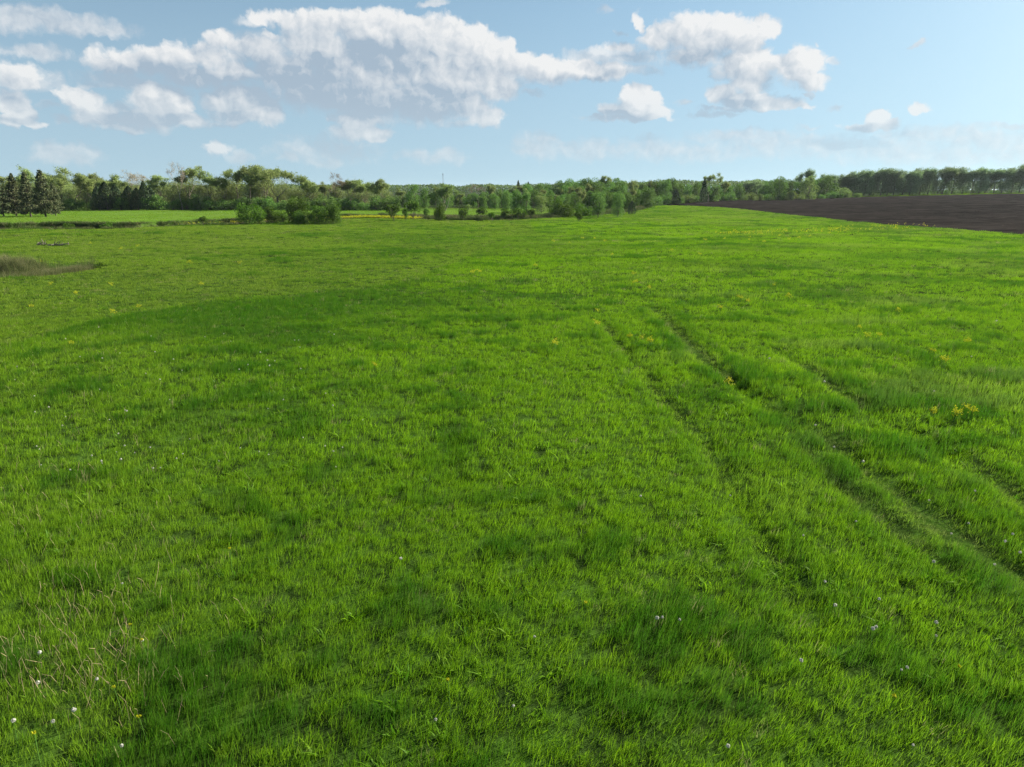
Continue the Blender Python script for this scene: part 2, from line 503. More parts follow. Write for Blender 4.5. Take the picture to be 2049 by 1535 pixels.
M_SPRUCE = leaf_material('spruce_needles', (0.0588, 0.0945, 0.042, 1), (0.168, 0.1784, 0.084, 1), .12)
M_LEAF_PALE = leaf_material('willow_leaves', (0.121, 0.1815, 0.044, 1), (0.209, 0.286, 0.077, 1), .4)

# ------------------------------------------------------------------ ground
def build_ground():
    def lines(segs):
        out = []
        for a, b, s in segs: out += list(np.arange(a, b, s))
        return np.array(out + [segs[-1][1]])
    far = [300 * 1.28 ** k for k in range(1, 13)]
    xp = lines([(0, 40, .5), (40, 100, 1.2), (100, 300, 4)])
    X = np.concatenate([[-v for v in far[::-1]], -xp[:0:-1], xp, far])
    yp = lines([(-30, 3, 4), (3, 45, .45), (45, 110, 1), (110, 175, .6), (175, 280, 2), (280, 430, 5)])
    Y = np.concatenate([[-4000, -1200, -400, -120], yp, [430 * 1.28 ** k for k in range(1, 12)]])
    gx, gy = np.meshgrid(X, Y)
    Z = terrain(gx, gy)
    V = np.stack([gx, gy, Z], -1).reshape(-1, 3)
    nx_, ny_ = len(X), len(Y)
    i = np.arange(nx_ * ny_).reshape(ny_, nx_)
    F = np.stack([i[:-1, :-1], i[:-1, 1:], i[1:, 1:], i[1:, :-1]], -1).reshape(-1, 4)
    bank = 1 - sstep(np.abs(gy - ditch_y(gx)), 1.4, 3.2)
    bank = bank * ((gx > -130) & (gx < 48))
    bank = np.maximum(bank, 1 - sstep(seg_dist(gx, gy, REED), 1.2, 2.2))
    far = sstep(gy, 238, 256) * (1 - sstep(gx, 40, 60)) + sstep(gy, 288, 300) * sstep(gx, 40, 60)
    lawn = sstep(gy - ditch_y(gx), 1.5, 4.5) * (gx < 55) * (1 - sstep(gy, 236, 256))
    m, t, o = mat('meadow_soil_and_turf')
    tcn = t.nodes.new('ShaderNodeTexCoord'); P = NX(tcn.outputs['Object'])
    n1 = nx_noise(P, .07, 6, .6); n2 = nx_noise(P, 1.1, 6, .65)
    turf = nx_mix(nx_step(n1, .35, .65), (.030, .070, .008, 1), (.050, .105, .014, 1))
    thatch = nx_mix(nx_step(n2, .35, .65), (.018, .034, .007, 1), (.034, .060, .011, 1))
    lawnc = nx_mix(nx_step(n1, .35, .65), (.075, .150, .018, 1), (.105, .180, .030, 1))
    c = nx_mix(nx_step(n2, .35, .7), thatch, turf)
    c = nx_mix(attr('lawn'), c, lawnc)
    c = nx_mix(attr('woodland'), c, (.030, .045, .016, 1))
    soil = nx_mix(nx_step(n2, .35, .65), (.022, .016, .011, 1), (.095, .075, .050, 1))
    c = nx_mix(attr('bank'), c, soil)
    b = t.nodes.new('ShaderNodeBsdfDiffuse'); t.links.new(c.s, b.inputs[0])
    bp = t.nodes.new('ShaderNodeBump'); bp.inputs['Strength'].default_value = .8; bp.inputs['Distance'].default_value = .25
    t.links.new(n2.s, bp.inputs['Height']); t.links.new(bp.outputs[0], b.inputs['Normal'])
    t.links.new(b.outputs[0], o.inputs[0])
    me = mesh_np('ground', V, F, [m], {'bank': bank.ravel(), 'lawn': lawn.ravel(), 'woodland': far.ravel()}, smooth=True)
    link('ground', me, label='gently rolling meadow ground under the grass', cat='ground', kind='structure')


build_ground()


def build_plough():
    rows = np.arange(96, 336, .38)
    n = 90
    far = 1.0
    V = []
    for j, Y in enumerate(rows):
        u = np.linspace(0, 1, n) ** 1.25
        x0 = PLOUGH_X(Y) + .35 * (fbm(np.array([Y / 4]), np.array([0.]), 71, 3)[0] - .5) * 2
        far_y = 336
        X = x0 + (330 - x0) * u
        Yj = Y + (X - x0) * -0.030 + 0.10 * rng.standard_normal(n)
        Z = terrain(X, Yj) + .06 + .11 * math.cos(j * math.pi) + .07 * rng.standard_normal(n)
        Z[:2] = terrain(X[:2], Yj[:2]) + .02
        V.append(np.stack([X, Yj, Z], -1))
    V = np.concatenate(V)
    i = np.arange(len(rows) * n).reshape(len(rows), n)
    F = np.stack([i[:-1, :-1], i[:-1, 1:], i[1:, 1:], i[1:, :-1]], -1).reshape(-1, 4)
    m, t, o = mat('tilled_black_soil')
    tcn = t.nodes.new('ShaderNodeTexCoord'); P = NX(tcn.outputs['Object'])
    st = NX.v('MULTIPLY', P, (.02, .5, .5))
    n1 = nx_noise(st, 1.0, 6, .65); n2 = nx_noise(P, .9, 6, .7)
    c = nx_mix(nx_step(n1, .36, .64), (.010, .0088, .008, 1), (.030, .026, .0235, 1))
    c = nx_mix(nx_step(n2, .62, .80), c, (.075, .065, .056, 1))
    b = t.nodes.new('ShaderNodeBsdfDiffuse'); t.links.new(c.s, b.inputs[0])
    bp = t.nodes.new('ShaderNodeBump'); bp.inputs['Strength'].default_value = .9; bp.inputs['Distance'].default_value = .2
    t.links.new(n2.s, bp.inputs['Height']); t.links.new(bp.outputs[0], b.inputs['Normal'])
    t.links.new(b.outputs[0], o.inputs[0])
    link('ploughed_field', mesh_np('ploughed_field', V, F, [m]), label='dark brown ploughed field with fine rows beside the meadow', cat='field', kind='structure')


build_plough()

# ------------------------------------------------------------------ grass
def make_tuft(seed, n, rad, h0, h1, width, segs, bend=.5, lean=.16, flop=0.0):
    r = np.random.default_rng(seed)
    V, F3, F4, RN, UP = [], [], [], [], []
    for k in range(n):
        a = r.uniform(0, 2 * math.pi); q = rad * math.sqrt(r.uniform())
        base = np.array([q * math.cos(a), q * math.sin(a), -.04])
        H = r.uniform(h0, h1)
        d = np.array([r.normal(0, 1), r.normal(0, 1), 0]); d /= np.linalg.norm(d) + 1e-6
        tilt = np.array([lean + r.normal(0, .16), r.normal(0, .16) - .02, 0])
        bnd = abs(r.normal(bend, .3)) * H
        w = width * r.uniform(.7, 1.2)
        s = np.array([-d[1], d[0], 0])
        b0 = len(V); rn = r.uniform()
        for j in range(segs + 1):
            t = j / segs
            c = base + np.array([0, 0, H * (t - .30 * bend * t * t * (1 + flop))]) + tilt * H * t + (d * .75 + np.array([.35, 0, 0])) * bnd * t ** 2.2
            ww = w * (1 - t) ** .7 * (.55 + .45 * min(1, t * 4 + .4))
            if j < segs:
                V += [c - s * ww / 2, c + s * ww / 2]; UP += [t, t]; RN += [rn, rn]
            else:
                V.append(c); UP.append(t); RN.append(rn)
            if 0 < j < segs:
                i = b0 + 2 * j; F4.append((i - 2, i - 1, i + 1, i))
            elif j == segs:
                i = b0 + 2 * segs; F3.append((i - 2, i - 1, i))
    return mesh_np('tuft', np.array(V), [np.array(F4), np.array(F3)] if F4 else np.array(F3), [], {'rnd': RN, 'up': UP}, smooth=True)


def scatter(name, tufts, material, P, rot, scl, idx, attrs, label, cat=None):
    c = bpy.data.collections.new(name + '_tufts')
    for k, me in enumerate(tufts):
        me.materials.append(material)
        c.objects.link(bpy.data.objects.new('%s_%02d' % (name, k), me))
    me = bpy.data.meshes.new(name)
    n = len(P)
    me.vertices.add(n); me.vertices.foreach_set('co', np.asarray(P, np.float32).ravel())
    for k, (ty, v) in dict(rot=('FLOAT_VECTOR', rot), scl=('FLOAT_VECTOR', scl), idx=('INT', idx)).items():
        at = me.attributes.new(k, ty, 'POINT')
        at.data.foreach_set('vector' if ty == 'FLOAT_VECTOR' else 'value', np.asarray(v, np.int32 if ty == 'INT' else np.float32).ravel())
    for k in ('pale', 'lush', 'dry'):
        at = me.attributes.new(k, 'FLOAT', 'POINT')
        at.data.foreach_set('value', np.asarray(attrs.get(k, np.zeros(n)), np.float32))
    o = link(name, me, label=label, cat=cat, kind='stuff')
    ng = bpy.data.node_groups.new(name, 'GeometryNodeTree')
    ng.interface.new_socket('Geometry', in_out='INPUT', socket_type='NodeSocketGeometry')
    ng.interface.new_socket('Geometry', in_out='OUTPUT', socket_type='NodeSocketGeometry')
    N, L = ng.nodes.new, ng.links.new
    gi, go = N('NodeGroupInput'), N('NodeGroupOutput')
    ci = N('GeometryNodeCollectionInfo'); ci.inputs['Collection'].default_value = c
    ci.inputs['Separate Children'].default_value = True; ci.inputs['Reset Children'].default_value = True
    ip = N('GeometryNodeInstanceOnPoints'); ip.inputs['Pick Instance'].default_value = True

    def na(k, ty):
        a = N('GeometryNodeInputNamedAttribute'); a.data_type = ty; a.inputs['Name'].default_value = k
        return next(s for s in a.outputs if s.enabled and s.name == 'Attribute')
    L(gi.outputs[0], ip.inputs['Points']); L(ci.outputs[0], ip.inputs['Instance'])
    L(na('idx', 'INT'), ip.inputs['Instance Index']); L(na('rot', 'FLOAT_VECTOR'), ip.inputs['Rotation']); L(na('scl', 'FLOAT_VECTOR'), ip.inputs['Scale'])
    L(ip.outputs[0], go.inputs[0])
    md = o.modifiers.new('scatter', 'NODES'); md.node_group = ng
    return o


def meadow_masks(X, Y):
    """what grows where: pale seeding grass, lush dark grass, and sward height"""
    d = np.hypot(X, Y)
    sx, sy = np.array([p[0] for p in SWATH]), np.array([p[1] for p in SWATH])
    edge = np.interp(X, sx, sy)                       # far edge of the lush swath on the left
    beyond = sstep(Y - edge + 2.0 * (fbm(X / 5, Y / 5, 90, 3) - .5), -.5, 1.2) * (X < sx[-1] + 5)
    depth = (edge - Y) / (3.0 + .14 * edge)
    band = np.exp(-np.clip(depth, 0, 9) ** 2 * 1.4) * sstep(depth, -.28, .40) * (X < sx[-1] + 4) * sstep(-X, -60, 5)
    band = band * (0.75 + .5 * fbm(X / 7, Y / 7, 91, 3)) * (1 - .85 * sstep(X, -11, -3))
    leftness = sstep(-X / np.maximum(Y, 1), .22, .62)
    n1 = fbm(X / 11, Y / 11, 20, 4); n2 = fbm(X / 3.2, Y / 3.2, 30, 4); n3 = fbm(X / 34, Y / 34, 40, 3)
    pale = .62 * beyond * (.5 + n1) * (1 - sstep(X, -6, 22)) + .40 * leftness * (.6 + .6 * n1)
    pale = pale + .75 * sstep(n1 * .5 + n3 * .5, .53, .70) * .5 + .30 * sstep(Y, 90, 170)
    pale = np.clip(pale, 0, .85)
    lush = .85 * band + .75 * sstep(n1 * .6 + n2 * .4, .52, .66) + .2 * sstep(n3, .5, .65)
    greyweed = sstep(fbm(X / 4.5, Y / 3.0, 55, 4), .60, .70) * sstep(X, 3, 9)
    for (px, py, rx, ry, w) in ((700, 605, 11, 7, .6), (900, 480, 15, 26, .6), (330, 640, 9, 4, .4), (560, 790, 7, 4, .3)):
        c = ground_px(px, py)
        zone = w * np.exp(-((X - c[0]) / rx) ** 2 - ((Y - c[1]) / ry) ** 2) * (.5 + fbm(X / 4, Y / 3, 92, 3))
        lush = lush + zone; pale = pale * (1 - np.clip(zone, 0, 1))
    pale = pale * (1 - .85 * np.clip(band, 0, 1)); lush = np.clip(lush * (1 - .5 * pale), 0, 1)
    return pale, lush, band, beyond, greyweed


def meadow_points(dens, y0, y1, f0, f1, half=0.80):
    """points between distances y0..y1 with soft ends f0, f1 (fraction of range for hand-over)"""
    xm = half * y1 + 4
    n = int(dens * 2 * xm * (y1 - y0))
    X = rng.uniform(-xm, xm, n); Y = rng.uniform(y0, y1, n)
    k = np.abs(X) < half * Y + 4
    a = np.clip((Y - y0) / max(f0, 1e-3), 0, 1) * np.clip((y1 - Y) / max(f1, 1e-3), 0, 1)
    k &= rng.uniform(size=n) < a
    X, Y = X[k], Y[k]
    k = (Y < ditch_y(X) - 1.5 + .8 * (fbm(X / 2, Y / 2, 66, 2) - .5)) | (X > 50)
    k &= (X < PLOUGH_X(Y) + .5 * (fbm(X / 3, Y / 3, 67, 3) - .4))
    k &= seg_dist(X, Y, REED) > 2.2
    return X[k], Y[k]


def meadow_layer(name, dens, y0, y1, f0, f1, tufts, hs, label, ws=1.0):
    X, Y = meadow_points(dens, y0, y1, f0, f1)
    pale, lush, band, beyond, grey = meadow_masks(X, Y)
    n = len(X)
    clump = fbm(X / 1.5, Y / 1.1, 12, 4)
    mound = fbm(X / 5.5, Y / 3.6, 13, 3)
    coarse = sstep(Y, 25, 80)
    rank = sstep(clump * (1 - coarse) + fbm(X / 3.2, Y / 2.2, 16, 4) * coarse, .555, .66)       # rank dark clumps
    rank = rank * sstep(fbm(X / 13, Y / 10, 17, 3) + .05 * sstep(X, -5, 15), .40, .56)
    h = .84 + .50 * rank + .38 * (mound - .5) + .42 * (clump - .5) + .10 * rng.standard_normal(n)
    sw = coarse * sstep(fbm(X / 22, Y / 8, 18, 4), .46, .62)                      # broad drifts of different grasses
    lush = np.clip(lush + .85 * rank + .45 * sw, 0, 1); pale = pale * (1 - .8 * rank) + .35 * coarse * sstep(fbm(X / 18 + 5, Y / 7, 19, 4), .50, .66)
    h = h + .30 * band - .20 * beyond * (X < 10)
    cut = np.zeros(n)
    for r, st, wd in zip(RUTS, (.65, .95, .65, .85, .35), (.36, .62, .45, .62, .22)):
        rd = seg_dist(X, Y, r) + .75 * (fbm(X / 1.6, Y / 1.6, 98, 3) - .42)
        broken = sstep(fbm(X / 2.0, Y / 2.8, 99, 3), .36, .54) * st
        cut = np.maximum(cut, (1 - sstep(rd, .05, wd)) * broken)
        side = np.exp(-((rd - wd - .35) / .35) ** 2) * broken
        h = h + .45 * side; lush = np.clip(lush + .7 * side, 0, 1)
    h = h * (1 - .72 * cut)
    h = h * (1 + .35 * grey)
    h = np.clip(h, .22, 1.8) * hs
    w = np.clip(.8 + .2 * rng.standard_normal(n), .5, 1.4) * ws
    Z = terrain(X, Y)
    tiltx = .10 * (fbm(X / 3, Y / 3, 14, 2) - .4) * 3
    rot = np.stack([rng.normal(0, .08, n), np.clip(.04 + .35 * tiltx, -.1, .2), rng.normal(0, .55, n)], -1)
    scl = np.stack([w, w, h], -1)
    dry = (rng.uniform(size=n) < .010 + .03 * pale) * rng.uniform(.3, .9, n)
    dry = np.maximum(dry, .16 * grey * rng.uniform(.4, 1, n))
    dry = np.maximum(dry, .5 * cut * rng.uniform(.2, 1, n))
    jit = rng.normal(0, .13, n)
    return scatter(name, tufts, M_GRASS, np.stack([X, Y, Z], -1), rot, scl, rng.integers(0, len(tufts), n),
                   dict(pale=np.clip(pale + jit, 0, .9), lush=np.clip(lush - jit, 0, 1), dry=dry), label, 'grass')


near_t = [make_tuft(100 + k, 18, .14, .11, .30, .0105, 3, .26, .08) for k in range(8)]
mid_t = [make_tuft(200 + k, 18, .20, .12, .30, .0165, 3, .28, .08) for k in range(6)]
far_t = [make_tuft(300 + k, 20, .36, .12, .31, .036, 2, .3, .08) for k in range(6)]
vfar_t = [make_tuft(400 + k, 26, .75, .13, .31, .075, 2, .3, .08) for k in range(5)]
meadow_layer('meadow_grass', 78, 4, 18, .1, 4, near_t, 1.0, 'fresh green meadow grass close below, long upright blades')
meadow_layer('meadow_grass', 32, 14, 44, 4, 8, mid_t, 1.0, 'fresh green meadow grass across the middle of the field')
meadow_layer('meadow_grass', 9, 36, 104, 8, 16, far_t, 1.0, 'fresh green meadow grass in the farther half of the field')
meadow_layer('meadow_grass', 2.4, 88, 330, 16, 1, vfar_t, 1.0, 'pale green meadow grass near the ditch and ploughed field')

# ------------------------------------------------------------------ trees: meshes
class MB:
    def __init__(s): s.V, s.F, s.n = [], [], 0
    def tube(s, p0, p1, r0, r1, k=5):
        p0, p1 = np.asarray(p0, float), np.asarray(p1, float)
        d = p1 - p0; L = np.linalg.norm(d)
        if L < 1e-5: return
        d /= L
        a = np.cross(d, [0, 0, 1.0] if abs(d[2]) < .9 else [1.0, 0, 0]); a /= np.linalg.norm(a); b = np.cross(d, a)
        t = np.arange(k) * 2 * math.pi / k
        ring = np.cos(t)[:, None] * a + np.sin(t)[:, None] * b
        s.V.append(p0 + ring * r0); s.V.append(p1 + ring * r1)
        i = np.arange(k); j = (i + 1) % k
        s.F.append(np.stack([i, j, j + k, i + k], -1) + s.n); s.n += 2 * k
    def mesh(s, name, m):
        return mesh_np(name, np.concatenate(s.V), np.concatenate(s.F), [m], smooth=True)


def leaf_mesh(name, C, size, m, r, nrm=None, out=.0, aspect=.62, down=0.0, along=None):
    """one small bent leaf-spray quad at every centre"""
    n = len(C)
    N = r.standard_normal((n, 3)); N /= np.linalg.norm(N, axis=1)[:, None]
    if nrm is not None:
        N = N * (1 - out) + nrm * out; N /= np.linalg.norm(N, axis=1)[:, None] + 1e-6
    T = r.standard_normal((n, 3))
    if along is not None: T = T * .45 + along
    T[:, 2] -= down
    T -= (T * N).sum(1)[:, None] * N; T /= np.linalg.norm(T, axis=1)[:, None] + 1e-6
    B = np.cross(N, T)
    L = (size * r.uniform(.6, 1.35, n))[:, None]
    W = L * aspect * r.uniform(.7, 1.2, n)[:, None]
    V = np.stack([C - T * L * .5, C + B * W * .5 + N * L * .10, C + T * L * .5, C - B * W * .5 + N * L * .10], 1).reshape(-1, 3)
    F = np.arange(4 * n).reshape(-1, 4)
    return mesh_np(name, V, F, [m], {'rnd': np.repeat(np.clip(r.uniform(0, 1, n), 0, 1), 4)})


def skeleton(r, H, split0=.28, spread=.55, up=.35, levels=5, kids=(2, 3), shrink=.74, r0=None, lean=(0, 0), stems=1, first=None):
    """branch segments (p0, p1, ra, rb, level) of a tree H tall and its twig tips"""
    segs, tips = [], []
    r0 = r0 or H * .020
    def grow(p, d, L, rad, lv):
        n = 3 if lv < 2 else 2
        for i in range(n):
            d = d + r.normal(0, .10 + .03 * lv, 3) + np.array([0, 0, .05 * up]); d /= np.linalg.norm(d)
            q = p + d * L / n
            segs.append((p, q, rad, rad * .86, lv)); p = q; rad *= .86
            if lv >= levels - 3: tips.append((q, d, lv))
        if lv >= levels:
            tips.append((p, d, lv)); return
        k = r.integers(kids[0], kids[1] + 1)
        a0 = r.uniform(0, 2 * math.pi)
        for i in range(k):
            a = a0 + i * 2 * math.pi / k + r.normal(0, .35)
            side = np.array([math.cos(a), math.sin(a), 0])
            s = spread * r.uniform(.6, 1.3)
            nd = d * (1 - .35 * s) + side * s + np.array([0, 0, up * .4]); nd /= np.linalg.norm(nd)
            grow(p, nd, L * shrink * r.uniform(.75, 1.2), rad * .68, lv + 1)
    for s in range(stems):
        a = r.uniform(0, 6.28)
        d = np.array([lean[0] + (.22 * math.cos(a) if stems > 1 else 0), lean[1] + (.22 * math.sin(a) if stems > 1 else 0), 1.0]); d /= np.linalg.norm(d)
        grow(np.array([.25 * math.cos(a) * (stems > 1), .25 * math.sin(a) * (stems > 1), -.25]), d, H * (first or split0) * r.uniform(.85, 1.1), r0, 0)
    P = np.array([q for (_, q, *_2) in segs])
    f = H / P[:, 2].max()
    return [(a * f, b * f, ra, rb, lv) for a, b, ra, rb, lv in segs], [(q * f, d, lv) for q, d, lv in tips]


def wood_of(segs, m, name='trunk', minr=.012):
    mb = MB()
    for a, b, ra, rb, lv in segs:
        mb.tube(a, b, max(ra, minr), max(rb, minr), 7 if lv == 0 else 4 if lv < 3 else 3)
    return mb.mesh(name, m)


def tree_sparse(seed, H=14, leaves=16, size=.30, lm=None, bark=None, spread=.55, up=.4, levels=5, rad=.6, stems=1, lean=(0, 0), split0=.28):
    r = np.random.default_rng(seed)
    segs, tips = skeleton(r, H, spread=spread, up=up, levels=levels, stems=stems, lean=lean, split0=split0)
    C = []
    for q, d, lv in tips:
        n = r.poisson(leaves * (1.0 if lv >= levels else .25 + .12 * (lv - levels + 3)))
        if n: C.append(q + r.normal(0, rad * .55, (n, 3)))
    C = np.concatenate(C); C = C[C[:, 2] > .18 * H]
    return wood_of(segs, bark or M_BARK), leaf_mesh('crown', C, size, lm or M_LEAF_SPARSE, r)


def lobes_of(r, n, R3, c, skirt=0):
    L = []
    for k in range(n):
        v = r.standard_normal(3); v /= np.linalg.norm(v)
        v[2] = v[2] * .9 + .12
        f = r.uniform(.45, .80)
        L.append((c + v * R3 * f, R3.mean() * r.uniform(.30, .50) * np.array([1, 1, r.uniform(.75, 1.05)])))
    L.append((c, R3 * .62))
    for k in range(skirt):                             # lower growth that hides the stem
        a = 6.283 * (k + r.uniform(-.3, .3)) / skirt
        L.insert(0, (np.array([c[0] + .55 * R3[0] * math.cos(a), .55 * R3[1] * math.sin(a), R3[2] * r.uniform(.28, .5)]), R3.mean() * r.uniform(.32, .46) * np.ones(3)))
    return L


def tree_lobed(seed, H, W, low=.14, nl=16, count=5200, size=.32, lm=None, out=.4, lean=0.0, ragged=.16, skirt=6):
    """dense crown of leaf clumps on lobes, over a branching trunk"""
    r = np.random.default_rng(seed)
    R3 = np.array([W / 2, W / 2, H * (1 - low) / 2])
    c = np.array([lean * H * .5, 0, H * low + R3[2]])
    L = lobes_of(r, nl, R3 * .92, c, skirt)
    C, N = [], []
    per = count // len(L)
    for q, rr in L:
        v = r.standard_normal((per, 3)); v /= np.linalg.norm(v, axis=1)[:, None]
        v[:, 2] = np.abs(v[:, 2]) * np.where(r.uniform(size=per) < .72, 1, -1)
        bump = 1 + ragged * np.sin(v[:, 0] * 5 + seed) * np.cos(v[:, 1] * 6 - seed) + r.normal(0, ragged * .55, per)
        C.append(q + v * rr * (bump * r.uniform(.72, 1.0, per) ** .5)[:, None]); N.append(v)
    C, N = np.concatenate(C), np.concatenate(N)
    C[:, 2] *= H / C[:, 2].max()
    k = C[:, 2] > max(.12, low * H * .55)
    segs, _ = skeleton(r, H * .86, spread=.5, up=.5, levels=3, split0=.3, r0=H * .018, lean=(lean, 0))
    for q, rr in L[:-1]:
        segs.append((np.array([0, 0, H * max(low, .12)]), q, H * .008, H * .003, 2))
    return wood_of(segs, M_BARK), leaf_mesh('crown', C[k], size, lm or M_LEAF_WOOD, r, N[k], out)


def tree_wind(seed, H=14, W=8, count=7000, fill=0):
    """tall shelter-belt tree: sprays swept up and over to one side by the wind"""
    r = np.random.default_rng(seed)
    segs, tips = skeleton(r, H * .96, spread=.42, up=.6, levels=4, split0=.17, lean=(.12, 0), kids=(3, 4))
    C, A = [], []
    for q, d, lv in tips:
        n = r.poisson(count / len(tips))
        s = r.uniform(0, 1, n)[:, None]
        dirv = np.array([.75, 0, .65]) + d * .5; dirv /= np.linalg.norm(dirv)
        C.append(q + s * dirv * r.uniform(.8, 1.8) + r.normal(0, .38, (n, 3))); A.append(np.repeat(dirv[None], n, 0))
    C, A = np.concatenate(C), np.concatenate(A)
    if fill:
        v = r.standard_normal((fill, 3)); v /= np.linalg.norm(v, axis=1)[:, None]
        v = v * np.array([W * .42, W * .42, H * .45]) * (r.uniform(.25, 1, fill) ** .45 * (.85 + .3 * vnoise(v[:, 0] * 3 + seed, v[:, 2] * 4, seed)))[:, None] + np.array([.06 * H, 0, H * .47])
        C = np.concatenate([C, v]); A = np.concatenate([A, np.repeat(np.array([[.7, 0, .65]]), fill, 0)])
    f = H / C[:, 2].max(); C[:, 2] *= f
    k = C[:, 2] > .10 * H
    return wood_of(segs, M_BARK), leaf_mesh('crown', C[k], .46, M_LEAF_WIND, r, aspect=.38, along=A[k])


def tree_spruce(seed, H=11.5, W=6.0, lm=None):
    r = np.random.default_rng(seed)
    mb = MB(); C, A = [], []
    leanx = r.normal(-.02, .02)
    for i in range(8):
        z0, z1 = H * i / 8, H * (i + 1) / 8
        mb.tube((leanx * z0, 0, z0 - .2 * (i == 0)), (leanx * z1, 0, z1), .20 * (1 - i / 8) + .015, .20 * (1 - (i + 1) / 8) + .012, 7)
    z = H * .13
    while z < H * .985:
        t = (z - H * .13) / (H * .87)
        L = (W / 2) * (1 - t) ** .82 * (.55 + .45 * min(1, t * 5 + .4))
        for k in range(r.integers(5, 8)):
            a = r.uniform(0, 6.28); l = L * r.uniform(.65, 1.15) + .15
            droop = r.uniform(.12, .42) * (1 - t * .8)
            d = np.array([math.cos(a), math.sin(a), 0])
            p0 = np.array([leanx * z, 0, z]); p1 = p0 + d * l * .6 + np.array([0, 0, -droop * l * .6]); p2 = p0 + d * l + np.array([0, 0, -droop * l * .6 + .06 * l])
            mb.tube(p0, p1, .035, .022, 3); mb.tube(p1, p2, .022, .008, 3)
            n = int(16 + 26 * l)
            s = r.uniform(.15, 1, n) ** .8
            c = np.where((s < .6)[:, None], p0 + (p1 - p0) * (s / .6)[:, None], p1 + (p2 - p1) * ((s - .6) / .4)[:, None])
            side = np.array([-d[1], d[0], 0])
            c = c + side * (r.normal(0, .22, n) * (1.1 - s) * min(l, 2))[:, None] + np.stack([np.zeros(n), np.zeros(n), -np.abs(r.normal(0, .22, n))], -1)
            C.append(c); A.append(np.repeat((d * .7 + np.array([0, 0, -.5]))[None], n, 0))
        z += H * .026 * r.uniform(.8, 1.2)
    C, A = np.concatenate(C), np.concatenate(A)
    return mb.mesh('trunk', M_BARK), leaf_mesh('crown', C, .34, lm or M_SPRUCE, r, aspect=.42, along=A)


def tree_cedar(seed, H=8, W=5):
    r = np.random.default_rng(seed)
    n = 3600
    t = r.uniform(0, 1, n) ** .85
    a = r.uniform(0, 6.28, n)
    prof = (W / 2) * (1 - t ** 1.5) ** .75 * (.75 + .25 * np.minimum(1, t * 6))
    lump = .80 + .32 * vnoise(a * 2.4 + seed, t * 8, seed)
    q = prof * lump * r.uniform(.6, 1, n) ** .5
    C = np.stack([q * np.cos(a), q * np.sin(a), H * (.05 + .95 * t)], -1)
    N = np.stack([np.cos(a), np.sin(a), np.full(n, .45)], -1); N /= np.linalg.norm(N, axis=1)[:, None]
    mb = MB()
    for i in range(5): mb.tube((0, 0, H * .19 * i - .2 * (i == 0)), (0, 0, H * .19 * (i + 1)), .16 - .03 * i, .13 - .025 * i, 6)
    for i in range(26):
        z = H * (.1 + .75 * i / 26); b = r.uniform(0, 6.28); l = (W / 2) * .7 * (1 - z / H)
        mb.tube((0, 0, z), (l * math.cos(b), l * math.sin(b), z + .5 * l), .04, .01, 3)
    return mb.mesh('trunk', M_BARK), leaf_mesh('crown', C, .36, M_CEDAR, r, N, .4, aspect=.5, along=np.repeat(np.array([[.1, 0, .8]]), n, 0))


def tree_bare(seed, H=16, levels=6, bark=None, leaves=0.8, spread=.42, stems=1, lm=None):
    r = np.random.default_rng(seed)
    segs, tips = skeleton(r, H, spread=spread, up=.7, levels=levels, split0=.26, stems=stems, r0=H * .017)
    segs = [(a, b, max(ra, .030), max(rb, .022), lv) for a, b, ra, rb, lv in segs]
    C = [q + r.normal(0, .3, (r.poisson(leaves), 3)) for q, d, lv in tips]
    return wood_of(segs, bark or M_BARK_PALE, minr=.02), leaf_mesh('crown', np.concatenate(C), .22, lm or M_LEAF_PINK, r)


def shrub(seed, H, W, count=2600, size=.2, lm=None, low=.02, nl=12, out=.5):
    r = np.random.default_rng(seed)
    R3 = np.array([W / 2, W / 2 * .9, H * (1 - low) / 2]); c = np.array([0, 0, H * low + R3[2]])
    L = lobes_of(r, nl, R3 * .95, c, 6)
    C, N = [], []
    per = count // len(L)
    for q, rr in L:
        v = r.standard_normal((per, 3)); v /= np.linalg.norm(v, axis=1)[:, None]
        C.append(q + v * rr * (r.uniform(.55, 1.08, per) ** .5 + r.normal(0, .10, per))[:, None]); N.append(v)
    C, N = np.concatenate(C), np.concatenate(N)
    C[:, 2] *= H / C[:, 2].max()
    k = C[:, 2] > .05
    mb = MB()
    for q, rr in L[:-1]:
        m = q * np.array([.35, .35, .55])
        mb.tube((q[0] * .12, q[1] * .12, -.15), m, .05, .035, 4); mb.tube(m, q, .035, .015, 4)
    return mb.mesh('stem', M_BARK), leaf_mesh('foliage', C[k], size, lm or M_LEAF_BUSH, r, N[k], out)


ONES = 'first second third fourth fifth sixth seventh eighth ninth tenth eleventh twelfth thirteenth fourteenth fifteenth sixteenth seventeenth eighteenth nineteenth'.split()


def ordinal(k):
    if k < 19: return ONES[k]
    t, o = divmod(k + 1, 10)
    if o == 0: return ('twentieth', 'thirtieth', 'fortieth', 'fiftieth')[t - 2]
    return ('twenty', 'thirty', 'forty', 'fifty')[t - 2] + '-' + ONES[o - 1]


KIT = {}
def kit(kind, fn, seeds, **kw):
    KIT[kind] = [fn(s, **kw) for s in seeds]


